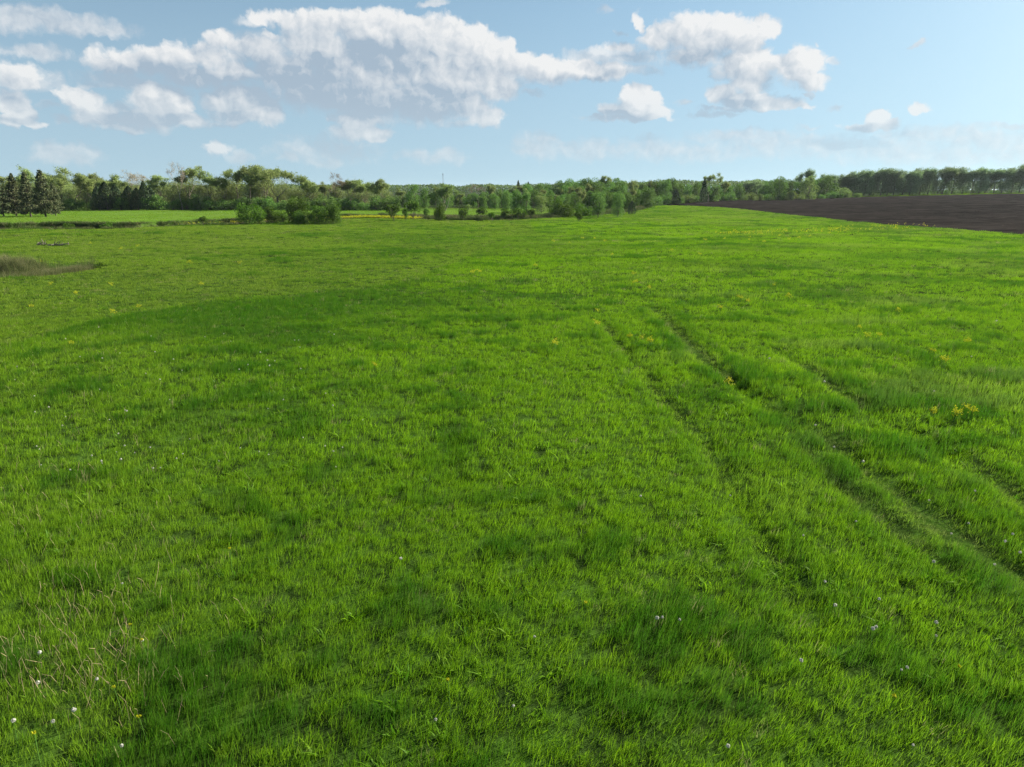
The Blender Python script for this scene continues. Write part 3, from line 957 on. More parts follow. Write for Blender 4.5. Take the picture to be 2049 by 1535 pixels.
kit('sparse', tree_sparse, range(1, 7), H=14, leaves=17, spread=.42, up=.85)
kit('full', tree_sparse, range(11, 16), H=14, leaves=34, size=.34, spread=.45, up=.8, rad=.75, split0=.2)
kit('pink', tree_sparse, range(21, 24), H=14, leaves=9, lm=M_LEAF_PINK, size=.22, rad=.5)
kit('wood', tree_lobed, range(31, 38), H=12, W=10.5, count=7500, size=.36, low=.02)
kit('tall', tree_lobed, range(41, 45), H=12, W=7.0, count=6000, size=.34, nl=14, low=.02)
kit('olivewood', tree_lobed, range(141, 147), H=14, W=9.5, count=6500, size=.34, low=.03, ragged=.28, lm=M_LEAF_SPARSE, nl=18)
kit('pale', tree_lobed, range(51, 54), H=10, W=9, count=5200, size=.32, lm=M_LEAF_PALE, low=.04)
kit('wind', tree_wind, range(61, 67))
kit('thickwind', tree_wind, range(67, 71), fill=5000)
kit('spruce', tree_spruce, range(71, 75))
kit('cedar', tree_cedar, range(81, 85))
kit('bare', tree_bare, range(91, 93), H=16)
kit('snag', tree_bare, range(95, 96), H=16, levels=3, spread=.2)
kit('willow', tree_sparse, range(97, 98), H=9, leaves=15, lm=M_LEAF_PALE, bark=M_BARK_PALE, levels=5, stems=3, size=.26, split0=.34, rad=.5)
kit('bush', shrub, range(101, 106), H=4.2, W=7.0, count=6000, size=.22)
kit('olive_bush', shrub, range(111, 114), H=3, W=3.6, count=1800, size=.2, lm=M_LEAF_WOOD)
kit('pale_bush', shrub, range(121, 124), H=3, W=4.2, count=2000, size=.2, lm=M_LEAF_PALE)
kit('sapling', tree_lobed, range(131, 135), H=3, W=3.0, count=1900, size=.19, lm=M_LEAF_BUSH, low=.16, nl=8, skirt=0)
KIT_SIZE = dict(sparse=14, full=14, pink=14, wood=12, tall=12, pale=10, olivewood=14, wind=14, thickwind=14, spruce=11.5, cedar=8, bare=16, snag=16, willow=9, bush=4.2, olive_bush=3, pale_bush=3, sapling=3)
_used = {}
_tr = random.Random(3)


def plant(kind, name, col, Y, top, label, group=None, cat='tree', wid=1.0, var=None, turn=None):
    """stands one tree or shrub at distance Y (metres), in the photo's column, as tall as it reaches there"""
    X = col_x(col, Y); z = tz(X, Y); X = col_x(col, Y, z)
    H = max(row_z(top, Y) - z, .5)
    vs = KIT[kind]
    i = _used.get(kind, -1) + 1; _used[kind] = i
    tm, cm = vs[(var if var is not None else i) % len(vs)]
    o = link(name, None, label=label, cat=cat, group=group)
    s = H / KIT_SIZE[kind]
    o.location = (X, Y, z - .03)
    o.scale = (s * wid, s * wid, s)
    o.rotation_euler[2] = (_tr.uniform(-.5, .5) if kind.endswith('wind') else _tr.uniform(0, 6.28)) if turn is None else turn
    bushy = kind.endswith('bush')
    link('stem' if bushy else 'trunk', tm, o); link('foliage' if bushy else 'crown', cm, o)
    return o


# ---- far left: spruces on the lawn and the tree row behind it
G = 'spruces on the far lawn'
plant('spruce', 'spruce_tree', 8, 178, 352, 'dark spruce cut by the left edge of the picture', G, wid=1.05)
plant('spruce', 'spruce_tree', 33, 180, 345, 'dark spruce with bare lower trunk, second from the left edge', G, wid=1.0)
plant('spruce', 'spruce_tree', 62, 176, 343, 'broad dark spruce, third from the left edge', G, wid=1.1)
plant('spruce', 'spruce_tree', 92, 174, 336, 'tallest dark spruce, last of the row before the open lawn', G, wid=1.08)
plant('spruce', 'spruce_tree', 112, 186, 364, 'short brownish spruce just behind the tallest spruce', G, wid=1.1)

GL = 'trees of the row behind the left lawn'
for kind, x, Y, top, lab, w in [
    ('sparse', 12, 236, 345, 'half-leafed tree showing above the spruce at the left edge', 1),
    ('sparse', 60, 244, 334, 'rounded half-leafed tree rising behind the middle spruces', 1.05),
    ('sparse', 116, 246, 336, 'tall lacy half-leafed tree right behind the tallest spruce', .9),
    ('full', 150, 240, 349, 'yellow-green leafy tree to the right of the spruces', .95),
    ('sparse', 186, 246, 348, 'reddish half-leafed tree left of the dark cedars', .8),
    ('sparse', 205, 250, 350, 'flat-topped half-leafed tree above the first dark cedar', .8),
    ('full', 240, 244, 352, 'olive leafy tree standing above the dark cedars', .95),
    ('pink', 274, 246, 340, 'pinkish budding tree above the dark cedars', .72),
    ('sparse', 322, 244, 352, 'low half-leafed tree left of the tall dead tree', .9),
    ('sparse', 385, 246, 332, 'grey-green tree entangled with the tall dead tree', .8),
    ('sparse', 418, 243, 337, 'lacy open tree with sky showing between its trunks', .8),
    ('sparse', 452, 246, 345, 'brownish half-leafed tree above the dark undergrowth', .8),
    ('full', 474, 250, 341, 'olive tree left of the highest green crown', .75),
    ('full', 500, 244, 333, 'highest green crown of the left tree row', .85),
    ('full', 530, 247, 336, 'broad green crown beside the highest crown of the row', .95),
    ('sparse', 560, 240, 340, 'spreading half-leafed oak with dark forked limbs', 1.15),
    ('full', 600, 246, 355, 'rounded olive tree behind the tall ditch bush', .9),
    ('full', 622, 250, 362, 'low olive tree sloping down behind the ditch bushes', .9),
    ('sparse', 648, 250, 365, 'small pale tree in the dip of the row', .9),
    ('pink', 673, 247, 346, 'fan-shaped budding tree standing above its neighbours', .75),
    ('full', 700, 248, 362, 'fresh green tree left of the thin bare spire', .9),
    ('full', 735, 250, 362, 'fresh green tree right of the thin bare spire', .9),
    ('full', 758, 246, 366, 'leafy tree next to the end of the left row', .9),
    ('full', 776, 242, 360, 'steep-sided tree ending the left row', .8)]:
    plant(kind, 'budding_tree' if kind == 'pink' else 'broadleaf_tree', x, Y, top, lab, GL, wid=w * 1.4)
plant('bare', 'dead_tree', 366, 238, 324, 'tall dead tree with pale bare branches above the row', wid=.85)
plant('snag', 'dead_tree', 715, 246, 351, 'thin leafless spire above the left tree row', wid=.5)
G = 'dark cedars in front of the left tree row'
for x, Y, top, lab, w in [(200, 236, 372, 'dark cedar nearest the spruces', 1.2), (216, 234, 364, 'broad dark cedar, second from the spruces', 1.3), (236, 236, 369, 'dark cedar in the middle of the clump', 1.2),
                          (262, 235, 372, 'low dark cedar right of the clump middle', 1.4), (278, 234, 376, 'squat dark cedar beside the pointed one', 1.4), (293, 233, 362, 'pointed dark cedar beside the dead tree', .9), (305, 235, 374, 'small dark cedar at the right end of the clump', 1.1)]:
    plant('cedar', 'cedar_tree', x, Y, top, lab, G, wid=w)
for k in range(46):
    x = 128 + k * 14.6 + _tr.uniform(-4, 4)
    plant('olive_bush', 'undergrowth_shrub', x, 236 + _tr.uniform(-2, 6), 398 + _tr.uniform(-10, 7), f'dark shrub under the left tree row, {ordinal(k)} from the spruces', 'undergrowth of the left tree row', 'shrub', wid=1.4)
LSKY = [(0, 346), (60, 337), (116, 339), (150, 351), (200, 352), (240, 354), (275, 346), (320, 356), (370, 337), (420, 341), (450, 347), (500, 337), (560, 343), (600, 357), (640, 366), (673, 353), (700, 364), (775, 362)]
for k in range(46):
    x = 5 + k * 17.0 + _tr.uniform(-6, 6)
    plant('olivewood', 'leafy_tree', x, 262 + _tr.uniform(-4, 8), np.interp(x, [p[0] for p in LSKY], [p[1] for p in LSKY]) + _tr.uniform(4, 17), f'shaded olive tree inside the left tree row, {ordinal(k)} of them from the left edge', 'trees deep in the left row', wid=_tr.uniform(.8, 1.1))

# ---- the bushes by the ditch
G = 'green bushes along the ditch'
for x, Y, top, lab, w in [(503, 142, 405, 'broad round bush at the left end of the ditch bushes', 1.0), (546, 146, 408, 'narrow bush touching the broad round bush', .55), (568, 150, 417, 'small pale bush between the round bush and tall bush', .7),
                          (598, 147, 388, 'tallest bush of the ditch group', .62), (634, 144, 408, 'round lighter bush with reddish top', .75), (602, 143, 420, 'low bush at the foot of the tallest bush', .85), (666, 144, 401, 'dark bush at the right end of the ditch bushes', .72)]:
    plant('bush', 'ditch_bush', x, Y, top, lab, G, 'bush', wid=w)
G = 'saplings and small bushes by the ditch'
for kind, x, Y, top, lab, w in [
    ('sapling', 408, 132, 432, 'small sapling alone on the ditch edge', .9), ('sapling', 216, 124, 444, 'tiny dark sapling growing out of the ditch bank', 1.1), ('sapling', 142, 126, 446, 'tiniest sprout on the left ditch bank', .8),
    ('sapling', 787, 152, 408, 'leaning bushy sapling right of the ditch bushes', 1.1), ('sapling', 826, 158, 399, 'tall pale sapling by the flower strip', .85), ('sapling', 812, 160, 416, 'small sapling next to the tall pale one', .7),
    ('sapling', 853, 170, 417, 'thin small sapling on the far lawn', .7), ('bush', 881, 158, 402, 'pointed dark bush below the willow', .50), ('sapling', 928, 160, 416, 'round sapling with short stem near the scrub', .9),
    ('sapling', 964, 163, 415, 'stout dark round sapling right of the stemmed one', 1.0), ('sapling', 1011, 166, 417, 'green sapling in the middle of the scrub', 1.1), ('sapling', 1035, 168, 416, 'wide sapling beside the middle one', 1.3),
    ('sapling', 1062, 166, 418, 'round dark sapling standing clear in the scrub', 1.0), ('sapling', 985, 156, 424, 'low leafy sapling in the tan scrub', 1.1), ('sapling', 1158, 150, 424, 'bright little bush at the front edge of the scrub', 1.0),
    ('sapling', 1048, 170, 420, 'low sapling squeezed between two larger ones', 1.2)]:
    plant(kind, 'sapling' if kind == 'sapling' else 'pointed_bush', x, Y, top, lab, G, 'sapling' if kind == 'sapling' else 'bush', wid=w)

# ---- the middle: willow, thicket and wood
GC = 'trees around the middle of the far side'
for kind, x, Y, top, lab, w in [
    ('full', 800, 256, 377, 'low tree right of the end of the left row', .9), ('tall', 828, 238, 367, 'bright upright tree left of the willow', .75), ('tall', 851, 236, 373, 'dark-footed upright tree beside the willow', .8),
    ('sparse', 872, 250, 375, 'thin tree half hidden behind the willow', .7), ('willow', 890, 228, 368, 'pale willow with slanting light trunks', .95), ('full', 925, 262, 388, 'low fanned tree right of the willow', .9),
    ('pale', 937, 235, 408, 'low rounded pale shrub tree on the lawn right of the willow', 1.3), ('pink', 958, 270, 366, 'pinkish leafless-looking tree above the thicket', .9), ('full', 982, 268, 372, 'green tree right of the pinkish tree', .85), ('tall', 948, 262, 385, 'dull green tree below the pinkish tree', 1.0),
    ('spruce', 1037, 330, 360, 'dark conifer tip on the wood skyline', .8), ('spruce', 1057, 332, 363, 'second dark conifer tip on the wood skyline', .8),
    ('tall', 968, 232, 388, 'dull dark tree at the left end of the thicket', 1.0), ('tall', 990, 230, 386, 'bluish-green tree, second in the thicket', .9), ('tall', 1013, 212, 380, 'narrow upright tree in the thicket front', .75), ('tall', 1033, 210, 378, 'dark upright tree in the middle of the thicket', .8),
    ('tall', 1052, 212, 379, 'dark dense tree next to the pale rounded one', .9), ('pale', 1084, 204, 383, 'pale rounded tree at the right of the thicket', .85), ('bush', 1113, 184, 391, 'yellow-green bush right of the pale rounded tree', .62), ('bush', 1132, 178, 404, 'smaller sloping bush below the yellow-green one', .75),
    ('bush', 1166, 184, 405, 'low round bush before the dark wood', .8), ('tall', 1196, 176, 384, 'bright yellow-green tree before the wood', 1.05), ('wood', 1236, 174, 381, 'round dense tree with bright right side before the wood', .72), ('cedar', 1264, 196, 402, 'small dark cedar at the right foot of the round tree', 1.2),
    ('wood', 1295, 262, 368, 'olive tree beside the far corner of the meadow', .75), ('cedar', 1352, 282, 379, 'low dark cedar at the far tip of the ploughed field', 1.2), ('cedar', 1407, 278, 358, 'tall dark cedar in front of the big lacy tree', .62), ('sparse', 1416, 286, 347, 'big lacy half-leafed tree behind the tall cedar', .95),
    ('full', 1448, 296, 364, 'small green tree right of the big lacy tree', .9), ('wind', 1490, 310, 359, 'wispy tree left of the dark dense one', 1.2), ('wind', 1512, 312, 356, 'wispy taller tree touching the dark dense one', .9), ('wood', 1558, 300, 351, 'dark dense tree with bright right edge by the field', .82),
    ('wind', 1604, 330, 336, 'tall feathery tree top rising behind the pale dome', .8), ('pale', 1616, 306, 350, 'large pale dome-shaped tree at the field edge', .95), ('pale', 1582, 302, 380, 'little pale tree left of the pale dome', .8)]:
    nm = dict(willow='willow_tree', spruce='spruce_tree', cedar='cedar_tree', pink='budding_tree', bush='wood_edge_bush').get(kind, 'broadleaf_tree')
    plant(kind, nm, x, Y, top, lab, GC, 'bush' if kind == 'bush' else 'tree', wid=w)
SKY = [(900, 392), (950, 384), (1010, 374), (1060, 367), (1110, 363), (1140, 359), (1195, 354), (1230, 357), (1260, 362), (1295, 360), (1335, 356), (1360, 359), (1385, 367), (1440, 368), (1500, 362), (1560, 356)]
for row, (Y0, off, n, lab) in enumerate([(300, 0, 44, 'leafy tree on the skyline of the middle wood'), (262, 12, 30, 'leafy tree in the middle depth of the wood'), (228, 24, 20, 'dark leafy tree near the front of the middle wood')]):
    x0, x1 = [(900, 1560), (960, 1300), (1080, 1262)][row]
    for k in range(n):
        x = x0 + (x1 - x0) * (k + .5) / n + _tr.uniform(-5, 5)
        top = np.interp(x, [p[0] for p in SKY], [p[1] for p in SKY]) + off + _tr.uniform(-3, 5)
        plant('wood' if _tr.random() < .8 else 'full', 'wood_tree', x, Y0 + _tr.uniform(-8, 8) + (18 if x > 1330 else 0), top, f'{lab}, {ordinal(k)} from the left', ['skyline of the middle wood', 'inside the middle wood', 'front of the middle wood'][row], wid=_tr.uniform(.7, .95))
for k in range(24):
    x = 775 + k * 10.6 + _tr.uniform(-5, 5)
    plant('wood', 'wood_tree', x, 280 + _tr.uniform(-6, 8), 387 + _tr.uniform(-6, 7), f'low tree in the gap behind the willow, {ordinal(k)} from the gap left end', 'low trees behind the willow', wid=_tr.uniform(.9, 1.2))
for k in range(26):
    x = 1300 + k * 14 + _tr.uniform(-5, 5)
    plant('wood', 'wood_tree', x, 334 + _tr.uniform(-6, 8), np.interp(x, [1300, 1390, 1480, 1560, 1660], [360, 370, 362, 358, 352]) + _tr.uniform(-2, 7), f'tree in the row behind the field hedge, {ordinal(k)} from its left end', 'back row behind the field hedge', wid=_tr.uniform(.9, 1.2))
for k in range(26):
    x = 1275 + k * 17.5 + _tr.uniform(-6, 6)
    plant(_tr.choice(['olive_bush', 'pale_bush']), 'hedge_shrub', x, np.interp(x, [1275, 1330, 1740], [262, 284, 322]) + _tr.uniform(-2, 5), np.interp(x, [1275, 1400, 1740], [398, 388, 386]) + _tr.uniform(-5, 4) , f'rough shrub in the far field hedge, {ordinal(k)} from its left end', 'hedge along the far field edge', 'shrub', wid=1.5)

# ---- right: the shelter belt
G = 'shelter belt behind the ploughed field'
TOPS = [(1640, 346), (1665, 343), (1690, 344), (1715, 336), (1745, 329), (1760, 331), (1790, 335), (1830, 334), (1870, 330), (1905, 331), (1930, 336), (1960, 332), (1990, 334), (2020, 329), (2049, 326)]
for k in range(27):
    x = 1642 + k * 16.4 + _tr.uniform(-5, 5)
    plant('wind' if x > 1862 and k % 3 == 0 else 'thickwind', 'shelter_belt_tree', x, 344 + _tr.uniform(-3, 3), np.interp(x, [p[0] for p in TOPS], [p[1] for p in TOPS]) + _tr.uniform(-1, 5), f'wind-swept tree in the shelter belt front row, {ordinal(k)} from its left end', G, wid=_tr.uniform(1.0, 1.3))
for k in range(16):
    x = 1640 + k * 14 + _tr.uniform(-5, 5)
    plant('wood', 'shelter_belt_tree', x, 356 + _tr.uniform(-3, 3), 352 + _tr.uniform(-4, 6), f'dense tree in the second row of the shelter belt, {ordinal(k)} from its left end', G + ', second row', wid=.8)
for k in range(14):
    x = 1865 + k * 14 + _tr.uniform(-5, 5)
    plant('olive_bush', 'shelter_belt_shrub', x, 350 + _tr.uniform(-3, 3), 378 + _tr.uniform(-4, 4), f'low dark shrub under the shelter belt gaps, {ordinal(k)} from the left', 'shrubs at the foot of the shelter belt', 'shrub', wid=1.2)
for x, Y, top, lab, w in [(1682, 322, 374, 'spreading pale bush alone before the shelter belt', 1.1), (1697, 320, 381, 'smaller pale bush touching the spreading one', .8), (1719, 326, 385, 'tiny round bush right of the pale pair', .9)]:
    plant('pale_bush', 'field_edge_bush', x, Y, top, lab, 'bushes on the far verge of the ploughed field', 'bush', wid=w)

# ---- mast above the willow
def mast():
    Y = 400; X = col_x(887.5, Y); z = tz(X, Y); H = row_z(347, Y) - z
    o = link('antenna_mast', None, label='slender grey mast sticking up above the willow', cat='mast'); o.location = (X, Y, z)
    g = diffuse_noise('galvanised_steel', (.20, .21, .22, 1), (.28, .29, .30, 1), 2)
    mb = MB()
    for i in range(3):
        a = i * 2.094; p = np.array([.16 * math.cos(a), .16 * math.sin(a), 0]); mb.tube(p + [0, 0, -.3], p + [0, 0, H * .95], .05, .05, 5)
    for k in range(int(H / .8)):
        a, b = (k % 3) * 2.094, ((k + 1) % 3) * 2.094
        mb.tube((.16 * math.cos(a), .16 * math.sin(a), k * .8), (.16 * math.cos(b), .16 * math.sin(b), k * .8 + .8), .025, .025, 3)
    link('lattice', mb.mesh('lattice', g), o)
    mb = MB(); mb.tube((0, 0, H * .93), (0, 0, H), .14, .12, 6); mb.tube((-.45, 0, H * .975), (.45, 0, H * .975), .08, .08, 5)
    link('antenna', mb.mesh('antenna', g), o)


mast()


def far_wood():
    """the wood on the horizon, one mass"""
    r = np.random.default_rng(8)
    n = 90000
    X = r.uniform(-900, 900, n); Y = 900 + r.uniform(0, 60, n)
    h = 9.5 + 5 * fbm(X / 30, Y * 0, 77, 4) + 3 * (vnoise(X / 7, Y / 30, 78) - .5)
    Z = terrain(X, Y) + h * r.uniform(.05, 1, n) ** .6
    C = np.stack([X, Y, Z], -1)
    link('far_wood', leaf_mesh('far_wood', C, 2.0, M_LEAF_WOOD, r), label='far-off line of dark trees on the horizon', cat='wood', kind='stuff')


far_wood()

# ------------------------------------------------------------------ verges, scrub, reeds
def simple_layer(name, X, Y, tufts, material, h, w, attrs, label, cat, tilt=.1):
    n = len(X)
    rot = np.stack([rng.normal(0, tilt, n), rng.normal(.05, tilt, n), rng.uniform(0, 6.28, n)], -1)
    scl = np.stack([w, w, h], -1)
    scatter(name, tufts, material, np.stack([X, Y, terrain(X, Y)], -1), rot, scl, rng.integers(0, len(tufts), n), attrs, label, cat)


reed_t = [make_tuft(500 + k, 34, .32, .45, 1.0, .022, 3, .45, .12) for k in range(5)]
scrub_t = [make_tuft(520 + k, 30, .45, .35, .9, .045, 3, .5, .1) for k in range(5)]
lawn_t = [make_tuft(540 + k, 30, .9, .07, .17, .06, 2, .5, .1) for k in range(4)]


def build_verges():
    # reed hollow at the left edge
    n = 5200
    k = rng.uniform(0, 1, n); P = np.array(REED); seg = k * (len(P) - 1); i = np.minimum(seg.astype(int), len(P) - 2); f = (seg - i)[:, None]
    C = P[i] * (1 - f) + P[i + 1] * f
    wide = np.interp(C[:, 0], [P[0][0], P[3][0], P[4][0]], [3.4, 2.4, .7])
    X = C[:, 0] + rng.normal(0, .3, n); Y = C[:, 1] + rng.normal(.5, .55, n) * wide
    g = fbm(X / 2, Y / 2, 111, 3)
    simple_layer('reed_bed', X, Y, reed_t, M_REED, rng.uniform(1.0, 1.75, n), rng.uniform(.8, 1.3, n),
                 dict(pale=.75 * sstep(g, .3, .7), lush=.35 * rng.uniform(0, 1, n), dry=.65 * (rng.uniform(size=n) < .4)), 'tall greyish dry reeds in the hollow at the left edge', 'reeds', .14)
    # rough growth on the ditch banks
    n = 9000
    X = rng.uniform(-125, 49, n); side = rng.choice([-1, 1, 1], n)
    Y = ditch_y(X) + side * (1.9 + np.abs(rng.normal(0, .9, n))) + .4
    g = fbm(X / 5, Y / 5, 112, 3)
    k = rng.uniform(size=n) < .25 + 1.1 * sstep(g, .38, .6)
    X, Y, g = X[k], Y[k], g[k]; n = len(X)
    simple_layer('ditch_bank_grass', X, Y, scrub_t, M_REED, rng.uniform(.35, .95, n), rng.uniform(.7, 1.2, n),
                 dict(pale=.5 * rng.uniform(0, 1, n), lush=.8 * sstep(g, .4, .6), dry=.7 * (rng.uniform(size=n) < .25)), 'rough tan and green growth on the ditch banks', 'grass')
    # scrub strip below the middle trees
    n = 15000
    X = rng.uniform(-32, 46, n); Y0 = ditch_y(X)
    dep = np.interp(X, [-32, -20, 0, 25, 46], [3, 7, 13, 14, 6])
    Y = Y0 + rng.uniform(0, 1, n) * dep + 1
    g = fbm(X / 4, Y / 4, 113, 4)
    k = rng.uniform(size=n) < .15 + sstep(g, .40, .58)
    X, Y, g = X[k], Y[k], g[k]; n = len(X)
    tan = sstep(fbm(X / 9, Y / 6, 114, 3), .45, .62)
    simple_layer('scrub', X, Y, scrub_t, M_REED, rng.uniform(.6, 1.7, n) * (.7 + .8 * (g - .3)), rng.uniform(.8, 1.3, n),
                 dict(pale=.4 * (1 - tan), lush=.9 * (1 - tan) * rng.uniform(.4, 1, n), dry=.75 * tan * rng.uniform(.2, 1, n)), 'tangled tan and green scrub below the middle trees', 'scrub', .2)
    # mown lawn beyond the ditch
    n = 26000
    X = rng.uniform(-200, 60, n); Y = rng.uniform(118, 262, n)
    k = (Y > ditch_y(X) + 3) & (np.abs(X) < .8 * Y + 4)
    X, Y = X[k], Y[k]; n = len(X)
    pl = fbm(X / 16, Y / 10, 115, 3)
    simple_layer('lawn_grass', X, Y, lawn_t, M_GRASS, rng.uniform(.7, 1.4, n), rng.uniform(.8, 1.2, n),
                 dict(pale=np.clip(.25 + .8 * sstep(pl, .4, .65), 0, .9), lush=.1 * np.ones(n), dry=np.zeros(n)), 'short bright lawn grass beyond the ditch', 'grass')
    # verge between ploughed field and shelter belt, and grass further out
    n = 16000
    X = rng.uniform(55, 330, n); Y = rng.uniform(300, 352, n)
    k = (Y > 331 - (X - 60) * .030) & (X < .8 * Y)
    X, Y = X[k], Y[k]; n = len(X)
    simple_layer('field_verge', X, Y, vfar_t2, M_GRASS, rng.uniform(1, 2.2, n), rng.uniform(.9, 1.4, n),
                 dict(pale=.5 * rng.uniform(0, 1, n), lush=.4 * rng.uniform(0, 1, n), dry=.2 * rng.uniform(0, 1, n)), 'green grass verge along the far side of the ploughed field', 'grass')


vfar_t2 = [make_tuft(560 + k, 24, .9, .16, .34, .09, 2, .4) for k in range(4)]
build_verges()


def build_weeds():
    # broad-leaved weeds and clover between the grasses
    tw = [make_tuft(640 + k, 16, .10, .07, .20, .034, 3, .9, .02) for k in range(4)]
    n = 9000
    X = rng.uniform(-40, 40, n); Y = 5 + 40 * rng.uniform(0, 1, n) ** 1.2
    k = (np.abs(X) < .8 * Y + 3) & (fbm(X / 2.2, Y / 2.2, 121, 4) > .56)
    X, Y = X[k], Y[k]; n = len(X)
    simple_layer('broadleaf_weeds', X, Y, tw, M_GRASS, rng.uniform(.9, 1.9, n), rng.uniform(.9, 1.7, n),
                 dict(lush=rng.uniform(.1, .9, n), pale=.5 * rng.uniform(0, 1, n) ** 2), 'low broad-leaved weeds and clover among the near grass', 'weeds', .2)


build_weeds()

# ------------------------------------------------------------------ flowers, stalks, driftwood
def plain(name, c, rough=.8, transl=0):
    m, t, o = mat(name)
    n = nx_noise(NX(t.nodes.new('ShaderNodeTexCoord').outputs['Object']), 40, 3)
    col = nx_mix(n, tuple(v * .8 for v in c) + (1,), tuple(min(1, v * 1.15) for v in c) + (1,))
    leafy(t, o, col, transl, .01)
    return m


M_YELLOW = plain('yellow_petals', (.44, .45, .02), transl=.3)
M_PUFF = plain('dandelion_fluff', (.52, .52, .46), transl=.4)
M_STEM = plain('green_stem', (.09, .20, .03), transl=.2)
M_STRAW = plain('dry_straw', (.40, .32, .18), transl=.15)
M_DRIFT = diffuse_noise('weathered_wood', (.10, .085, .07, 1), (.26, .22, .18, 1), 4, .3)


def stem_mesh(H, r=.004):
    mb = MB(); p = np.array([0, 0, -.02])
    for i in range(3):
        q = np.array([.02 * (i + 1) ** 1.5 * H, 0, H * (i + 1) / 3]); mb.tube(p, q, r, r * .8, 4); p = q
    return mb.mesh('stem', M_STEM), p


def puff_head(c, rad, seed):
    r = np.random.default_rng(seed); n = 70
    v = r.standard_normal((n, 3)); v /= np.linalg.norm(v, axis=1)[:, None]
    return leaf_mesh('seed_head', c + v * rad * .75, rad * .75, M_PUFF, r, v, .6, .8)


def disc_head(c, rad, seed):
    r = np.random.default_rng(seed); n = 34
    a = r.uniform(0, 6.28, n); v = np.stack([np.cos(a), np.sin(a), r.uniform(.1, .9, n)], -1)
    return leaf_mesh('flower_head', c + v * rad * .5 * r.uniform(.3, 1, n)[:, None], rad * .9, M_YELLOW, r, v, .3, .4, along=v)


PUFFK, YELK = [], []
for k in range(4):
    sm, p = stem_mesh(.42 + .05 * k); PUFFK.append((sm, puff_head(p, .034 + .004 * k, 700 + k)))
    sm, p = stem_mesh(.36 + .05 * k); YELK.append((sm, disc_head(p, .035, 710 + k)))


def flower(kitl, head, name, X, Y, label, group, cat, s=1.0):
    o = link(name, None, label=label, group=group, cat=cat); o.location = (X, Y, tz(X, Y)); o.scale = (s, s, s); o.rotation_euler[2] = _tr.uniform(0, 6.28)
    a, b = kitl[_tr.randrange(4)]
    link('stem', a, o); link(head, b, o)


PUFF_PX = [(1452, 1478), (1832, 1468), (1914, 1522), (1808, 1315), (1823, 1318), (1750, 1240), (1748, 1254), (1880, 1237), (1875, 1251), (1765, 1183), (1314, 1233), (1324, 1218), (1362, 1222), (1073, 1252), (1028, 1388), (1989, 1119), (1869, 1120), (1610, 1315), (1650, 1146), (1675, 1206),
           (1461, 967), (1630, 843), (1728, 915), (1908, 1055), (1938, 1027), (2012, 1068), (2032, 1062), (2040, 1090), (1955, 978), (1713, 1025), (1862, 984), (1672, 885), (1648, 765), (1539, 719), (1992, 642),
           (240, 1135), (282, 1247), (72, 1348), (150, 1401), (240, 1458), (107, 1421), (22, 1429), (70, 1290), (185, 1334), (1285, 985), (1610, 1054), (1945, 705), (1871, 775), (800, 1105), (873, 1415)]
for x, y in PUFF_PX:
    P = ground_px(x, y, .4)
    flower(PUFFK, 'seed_head', 'dandelion', P[0], P[1], 'white dandelion seed head ' + ('among the dry stalks at the lower left' if x < 400 else 'in the near grass at the lower right' if y > 1100 and x > 1600 else 'beside the wheel ruts on the right' if y < 1100 and x > 1200 else 'alone in the near grass of the middle'), 'dandelion seed heads', 'dandelion', _tr.uniform(.40, .62) + P[1] / 130)
for k in range(70):
    P = ground_px(_tr.uniform(10, 760), _tr.uniform(640, 930), .4)
    flower(PUFFK, 'seed_head', 'dandelion', P[0], P[1], 'white dandelion seed head in the pale grass on the left', 'dandelion seed heads in the pale grass', 'dandelion', _tr.uniform(.3, .5) + P[1] / 150)
for x, y in [(284, 1430), (236, 1378), (70, 1480), (1782, 1404), (1167, 1222), (1909, 1350), (460, 1105), (255, 1268), (290, 1276), (900, 1385)]:
    P = ground_px(x, y, .35)
    flower(YELK, 'flower_head', 'dandelion', P[0], P[1], 'yellow dandelion flower in the near grass', 'yellow dandelions', 'dandelion', 1.15)


def flower_clump(seed):
    r = np.random.default_rng(seed); mb = MB(); C = []
    for k in range(9):
        a = r.uniform(0, 6.28); H = r.uniform(.45, .75); q = r.uniform(.02, .28)
        top = np.array([q * math.cos(a), q * math.sin(a), H]); mb.tube(top * [.4, .4, 0] - [0, 0, .03], top, .008, .005, 3)
        n = 16; C.append(top + r.normal(0, .055, (n, 3)) + [0, 0, -.02])
    return mb.mesh('stem', M_STEM), leaf_mesh('blossom', np.concatenate(C), .05, M_YELLOW, r, aspect=.9)


CLK = [flower_clump(740 + k) for k in range(4)]
CL_PX = [(1462, 752), (1890, 709), (1940, 812), (1872, 808), (1910, 815), (1735, 660), (1760, 658), (1115, 675), (1285, 660), (1305, 670), (1262, 657), (1195, 636), (1195, 608), (1443, 605), (1270, 558), (1268, 540), (1300, 568), (945, 540), (950, 538), (960, 540), (1070, 525), (1225, 507), (1345, 500), (1400, 505),
         (1500, 592), (1480, 588), (1550, 560), (1580, 585), (1940, 668), (1868, 685), (1620, 470), (1660, 463), (1600, 475), (1500, 478), (1530, 482), (1580, 478), (1450, 478), (1410, 480), (1690, 458), (1560, 470), (225, 614), (275, 602), (140, 670), (1140, 483), (1165, 475), (1190, 474), (1210, 480), (1108, 480), 
         (80, 520), (180, 485), (275, 490), (240, 495), (100, 560), (380, 520), (480, 520), (150, 580), (60, 600), (400, 560), (220, 560), (748, 712), (1720, 640), (1800, 610)]
